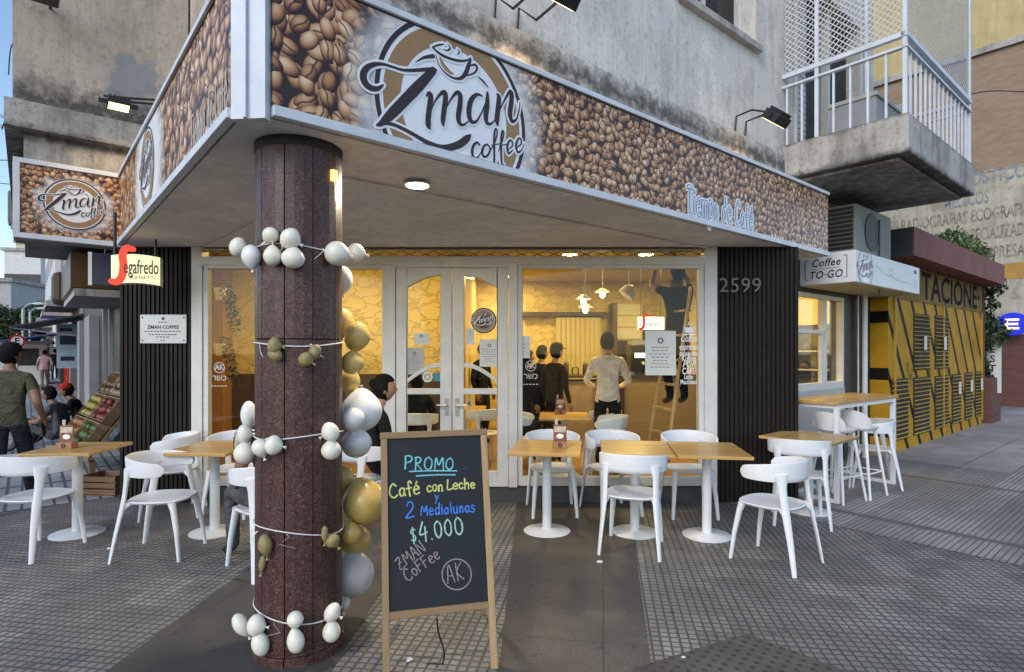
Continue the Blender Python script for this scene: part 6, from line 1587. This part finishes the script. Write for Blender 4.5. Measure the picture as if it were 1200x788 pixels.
farblock(8, 45, 78, 15, m_fw, 'white apartment block far at the end of the left street'); farblock(-40, 9, 62, 9, M('grey far wall', (.42, .42, .42), .85, .1, 2), 'low grey block at the far left edge'); farblock(20, 40, 110, 22, M('cream far wall', (.6, .55, .42), .85, .1, 2), 'cream tower far behind the white block')
def tree(label, x, y, h, r, n, seed):
    rn = random.Random(seed); t = thing('street_tree', label, 'tree', TR(x, y), 'trees far along the left street')
    p = MB(); p.tube([(0, 0, 0), (.1, 0, h*.35), (0, .1, h*.7)], [.2, .15, .07], 8)
    bl = []
    for i in range(9):
        a = rn.uniform(0, 6.28); e = Vector((math.cos(a)*r*.6, math.sin(a)*r*.6, h*rn.uniform(.55, .9))); p.tube([(0.05, 0, h*.4), e*.6 + Vector((0, 0, h*.2)), e], [.08, .05, .02], 6); bl.append((tuple(e), r*rn.uniform(.3, .5)))
    p.build('trunk', m_darkwood, t); p = MB(); leaves(p, bl, n, 1, .22, rn); p.build('crown', m_leafd, t)
tree('dark street tree far left beyond the walking man', -41, 48.5, 5.2, 2.6, 2200, 1); tree('dark street tree farther up the left street', -43.5, 54, 6.2, 2.8, 2000, 2); tree('smaller dark tree beside the far no-parking sign', -44, 51, 5.0, 2.2, 1500, 4)
q = G(20, 457); t = thing('no_parking_sign', 'round red and white no-parking sign with a letter E on a pole, left street', 'sign', TR(q.x, q.y, 0, 40)); zc = CAMZ + (HY-400)/FPX*q.y
p = MB(); p.tube([(0, 0, 0), (0, 0, zc+.3)], .035, 8); p.build('pole', m_steel, t); p = MB(); p.lathe([(.27, 0), (.27, .03)], 24); p.v = [Vector((v.x, -.04-v.z, v.y+zc)) for v in p.v]; p.build('disc', m_paper, t)
p = MB(); annulus(p, .19, .268, -.0725, cz=zc, cx=0); orient(p.build('ring', m_red, t)); text('E', .34, m_ink, t, 0, -.0735, zc, 'letter', offset=.01)
def pole(px, Y, y0, label):
    q = Pt(px, 411, Y); t = thing('lamp_post', label, 'lamp post', TR(q.x, Y)); z = CAMZ + (HY-y0)/FPX*Y
    p = MB(); p.tube([(0, 0, 0), (0, 0, z)], .07, 8); p.build('pole', m_steel, t); p = MB(); p.tube([(0, 0, z), (.5, -.2, z+.25), (1.1, -.4, z+.25)], .04, 6); p.build('arm', m_steel, t); p = MB(); p.ball((1.2, -.45, z+.22), (.35, .16, .07), None, 12, 8); p.build('lamp_head', m_paper, t, 60)
pole(27, 30, 362, 'thin grey lamp post far along the left street, nearer one'); pole(35, 40, 366, 'thin grey lamp post far along the left street, farther one')
q = Pt(26, 415, 27); t = thing('street_kiosk', 'white street kiosk with dark opening far along the left pavement', 'kiosk', TR(q.x, 27, 0, 35)); p = MB(); p.bb(-.9, .9, 0, 1.6, 0, 1.9); p.build('body', m_paper, t); p = MB(); p.bb(-.6, .6, -.02, 0, .9, 1.7); p.build('opening', m_black, t); p = MB(); p.bb(-1.1, 1.1, -.4, 1.7, 1.9, 2.05); p.build('roof', m_white, t)
q = Pt(18, 247, 10.5); 
t = aircon(LFm(9.0, 1.95, 3.95) , 'white air conditioner on the far side of the bay, against the sky', .7, .55, .3)
qa = Pt(10, 265, 9.5); t.matrix_world = TR(qa.x, qa.y, qa.z, 40); t.scale = (.6, .6, 1.0)

# ------------------------------------------------------------------ fruit stall
STM = TR(-5.22, 7.95, 0, -44)
st = thing('fruit_stall', 'slanting wooden fruit stand full of produce crates beside the left pier', 'stall', STM)
# local x runs along the facade towards the corner, -y towards the street
p = MB(); p.add([(-.8, -.62, .30), (.72, -.62, .30), (.72, .05, 1.22), (-.8, .05, 1.22), (-.8, -.62, .25), (.72, -.62, .25), (.72, .09, 1.22), (-.8, .09, 1.22)], [(0, 1, 2, 3), (7, 6, 5, 4), (0, 4, 5, 1), (1, 5, 6, 2), (2, 6, 7, 3), (3, 7, 4, 0)]); p.build('slanted_board', m_crate, st)
p = MB(); p.m = Matrix.Translation((.74, 0, 0)) @ Matrix.Rotation(R(90), 4, 'Z'); p.prism_y([(-.42, .42), (.12, .42), (.12, .98), (-.02, .98)], -.01, .01); p.build('green_panel', M('dark green tarp', (.012, .045, .022), .6, .2, 6), st)
for x in (-.75, .66):
    for y, h in ((-.57, .26), (.06, 1.15)): p = MB(); p.bb(x-.03, x+.03, y-.03, y+.03, 0, h); p.build('leg', m_crate, st)
PR = [('oranges', (.30, .12, .02)), ('green limes', (.05, .11, .02)), ('yellow lemons', (.30, .24, .05)), ('red apples', (.17, .025, .02)), ('brown potatoes', (.14, .09, .05)), ('pale onions', (.24, .18, .10)), ('dark greens', (.03, .09, .02)), ('purple aubergines', (.05, .02, .05))]
sl = math.degrees(math.atan2(.92, .67)); k = 0
m_fr = {n: M(n, c, .45, .2, 12) for n, c in PR}
for row in range(3):
    for col in range(2):
        n, cc = PR[k]; fx = -.42 + col*.76; fy = -.50 + row*.215; z = .30 + (fy+.62)*.92/.67 + .03
        M_ = STM @ Matrix.Translation((fx, fy, z)) @ Matrix.Rotation(R(sl), 4, 'X')
        cr = thing('fruit_crate', f'slatted crate of {n} on the slanting fruit stand', 'crate', M_, 'crates on the fruit stand')
        p = MB(); p.bb(-.36, .36, -.17, .17, 0, .015)
        p.build('bottom', m_crate, cr)
        for a in (-.36, .35): p = MB(); p.bb(a, a+.012, -.17, .17, .015, .12); p.build('end', m_crate, cr)
        for b in (-.17, .16):
            for z_ in (.02, .075): p = MB(); p.bb(-.345, .345, b, b+.01, z_, z_+.04); p.build('slat', m_crate, cr)
        rn = random.Random(k)
        for i in range(24 if row < 2 else 16):
            r = rn.uniform(.035, .048); p = MB(); p.ball((0, 0, 0), (r, r, r*.92), None, 12, 8); f = p.build(n.split()[-1].rstrip('s') if n != 'dark greens' else 'leaf_bunch', m_fr[n], None, 60)
            f.matrix_world = M_ @ Matrix.Translation((-.30 + (i % 8)*.085 + rn.uniform(-.008, .008), -.12 + (i//8)*.105 + rn.uniform(-.008, .008), .015 + r + rn.uniform(0, .05)))
            tag(f, f'one of the {n} in the slatted crate on the fruit stand', n.split()[-1].rstrip('s') if n != 'dark greens' else 'greens', f'{n} in a crate')
        k += 1
for i, (x, y, z, r, n) in enumerate(((.35, .12, 1.32, .15, 'dark greens'), (-.2, .12, 1.33, .14, 'brown potatoes'), (.38, .22, 1.06, .15, 'purple aubergines'))):
    M_ = STM; q = M_ @ Vector((x, y, z)); p = MB(); p.ball((0, 0, 0), (r, r*.9, r*1.1), None, 16, 12, lambda a, b, c: (a*(1+.1*math.sin(6*b+4*c)), b*(1+.1*math.sin(5*a)), c)); o = p.build('produce_sack', cloth('sack ' + n, (.07 + .02*i, .065, .045)), None, 60); o.location = q
    tag(o, ['lumpy dark net sack on top of the fruit stand, nearest the pier', 'lumpy pale net sack on top of the fruit stand, farther one', 'lumpy sack at the near upper edge of the fruit stand'][i], 'sack', 'sacks on the fruit stand')
wc = thing('wooden_crate', 'brown wooden crate on the tiles beside the left ribbed panel', 'crate', TR(-4.52, 6.5, 0, -6))
for z in (.02, .09, .16): 
    for y in (-.16, .15): p = MB(); p.bb(-.2, .2, y, y+.012, z, z+.055); p.build('slat', m_crate, wc)
for x in (-.2, .188): p = MB(); p.bb(x, x+.012, -.148, .15, 0.01, .225); p.build('end', m_crate, wc)
p = MB(); p.bb(-.19, .19, -.15, .15, 0, .012); p.build('bottom', m_crate, wc)
dc = thing('display_cabinet', 'lit shelf cabinet with pastries inside the serving window', 'cabinet', TR(*rf(8.2, -.98), FZ, -50))
p = MB(); p.bb(-.02, 0, 0, .35, 0, 2.0); p.bb(.75, .77, 0, .35, 0, 2.0); p.bb(0, .75, .33, .35, 0, 2.0); p.bb(0, .75, 0, .33, 1.98, 2.0); p.build('carcass', m_cream, dc)
for z in (.95, 1.25, 1.55): p = MB(); p.bb(0, .75, .02, .33, z, z+.02); p.build('shelf', m_white, dc)
for i in range(9): p = MB(); p.ball((.1+.24*(i % 3)+.01*i, .18, [.97, 1.27, 1.57][i//3]+.06), (.09, .1, .06), None, 12, 8); p.build('pastry_tray', m_fr['brown potatoes'], dc, 60)
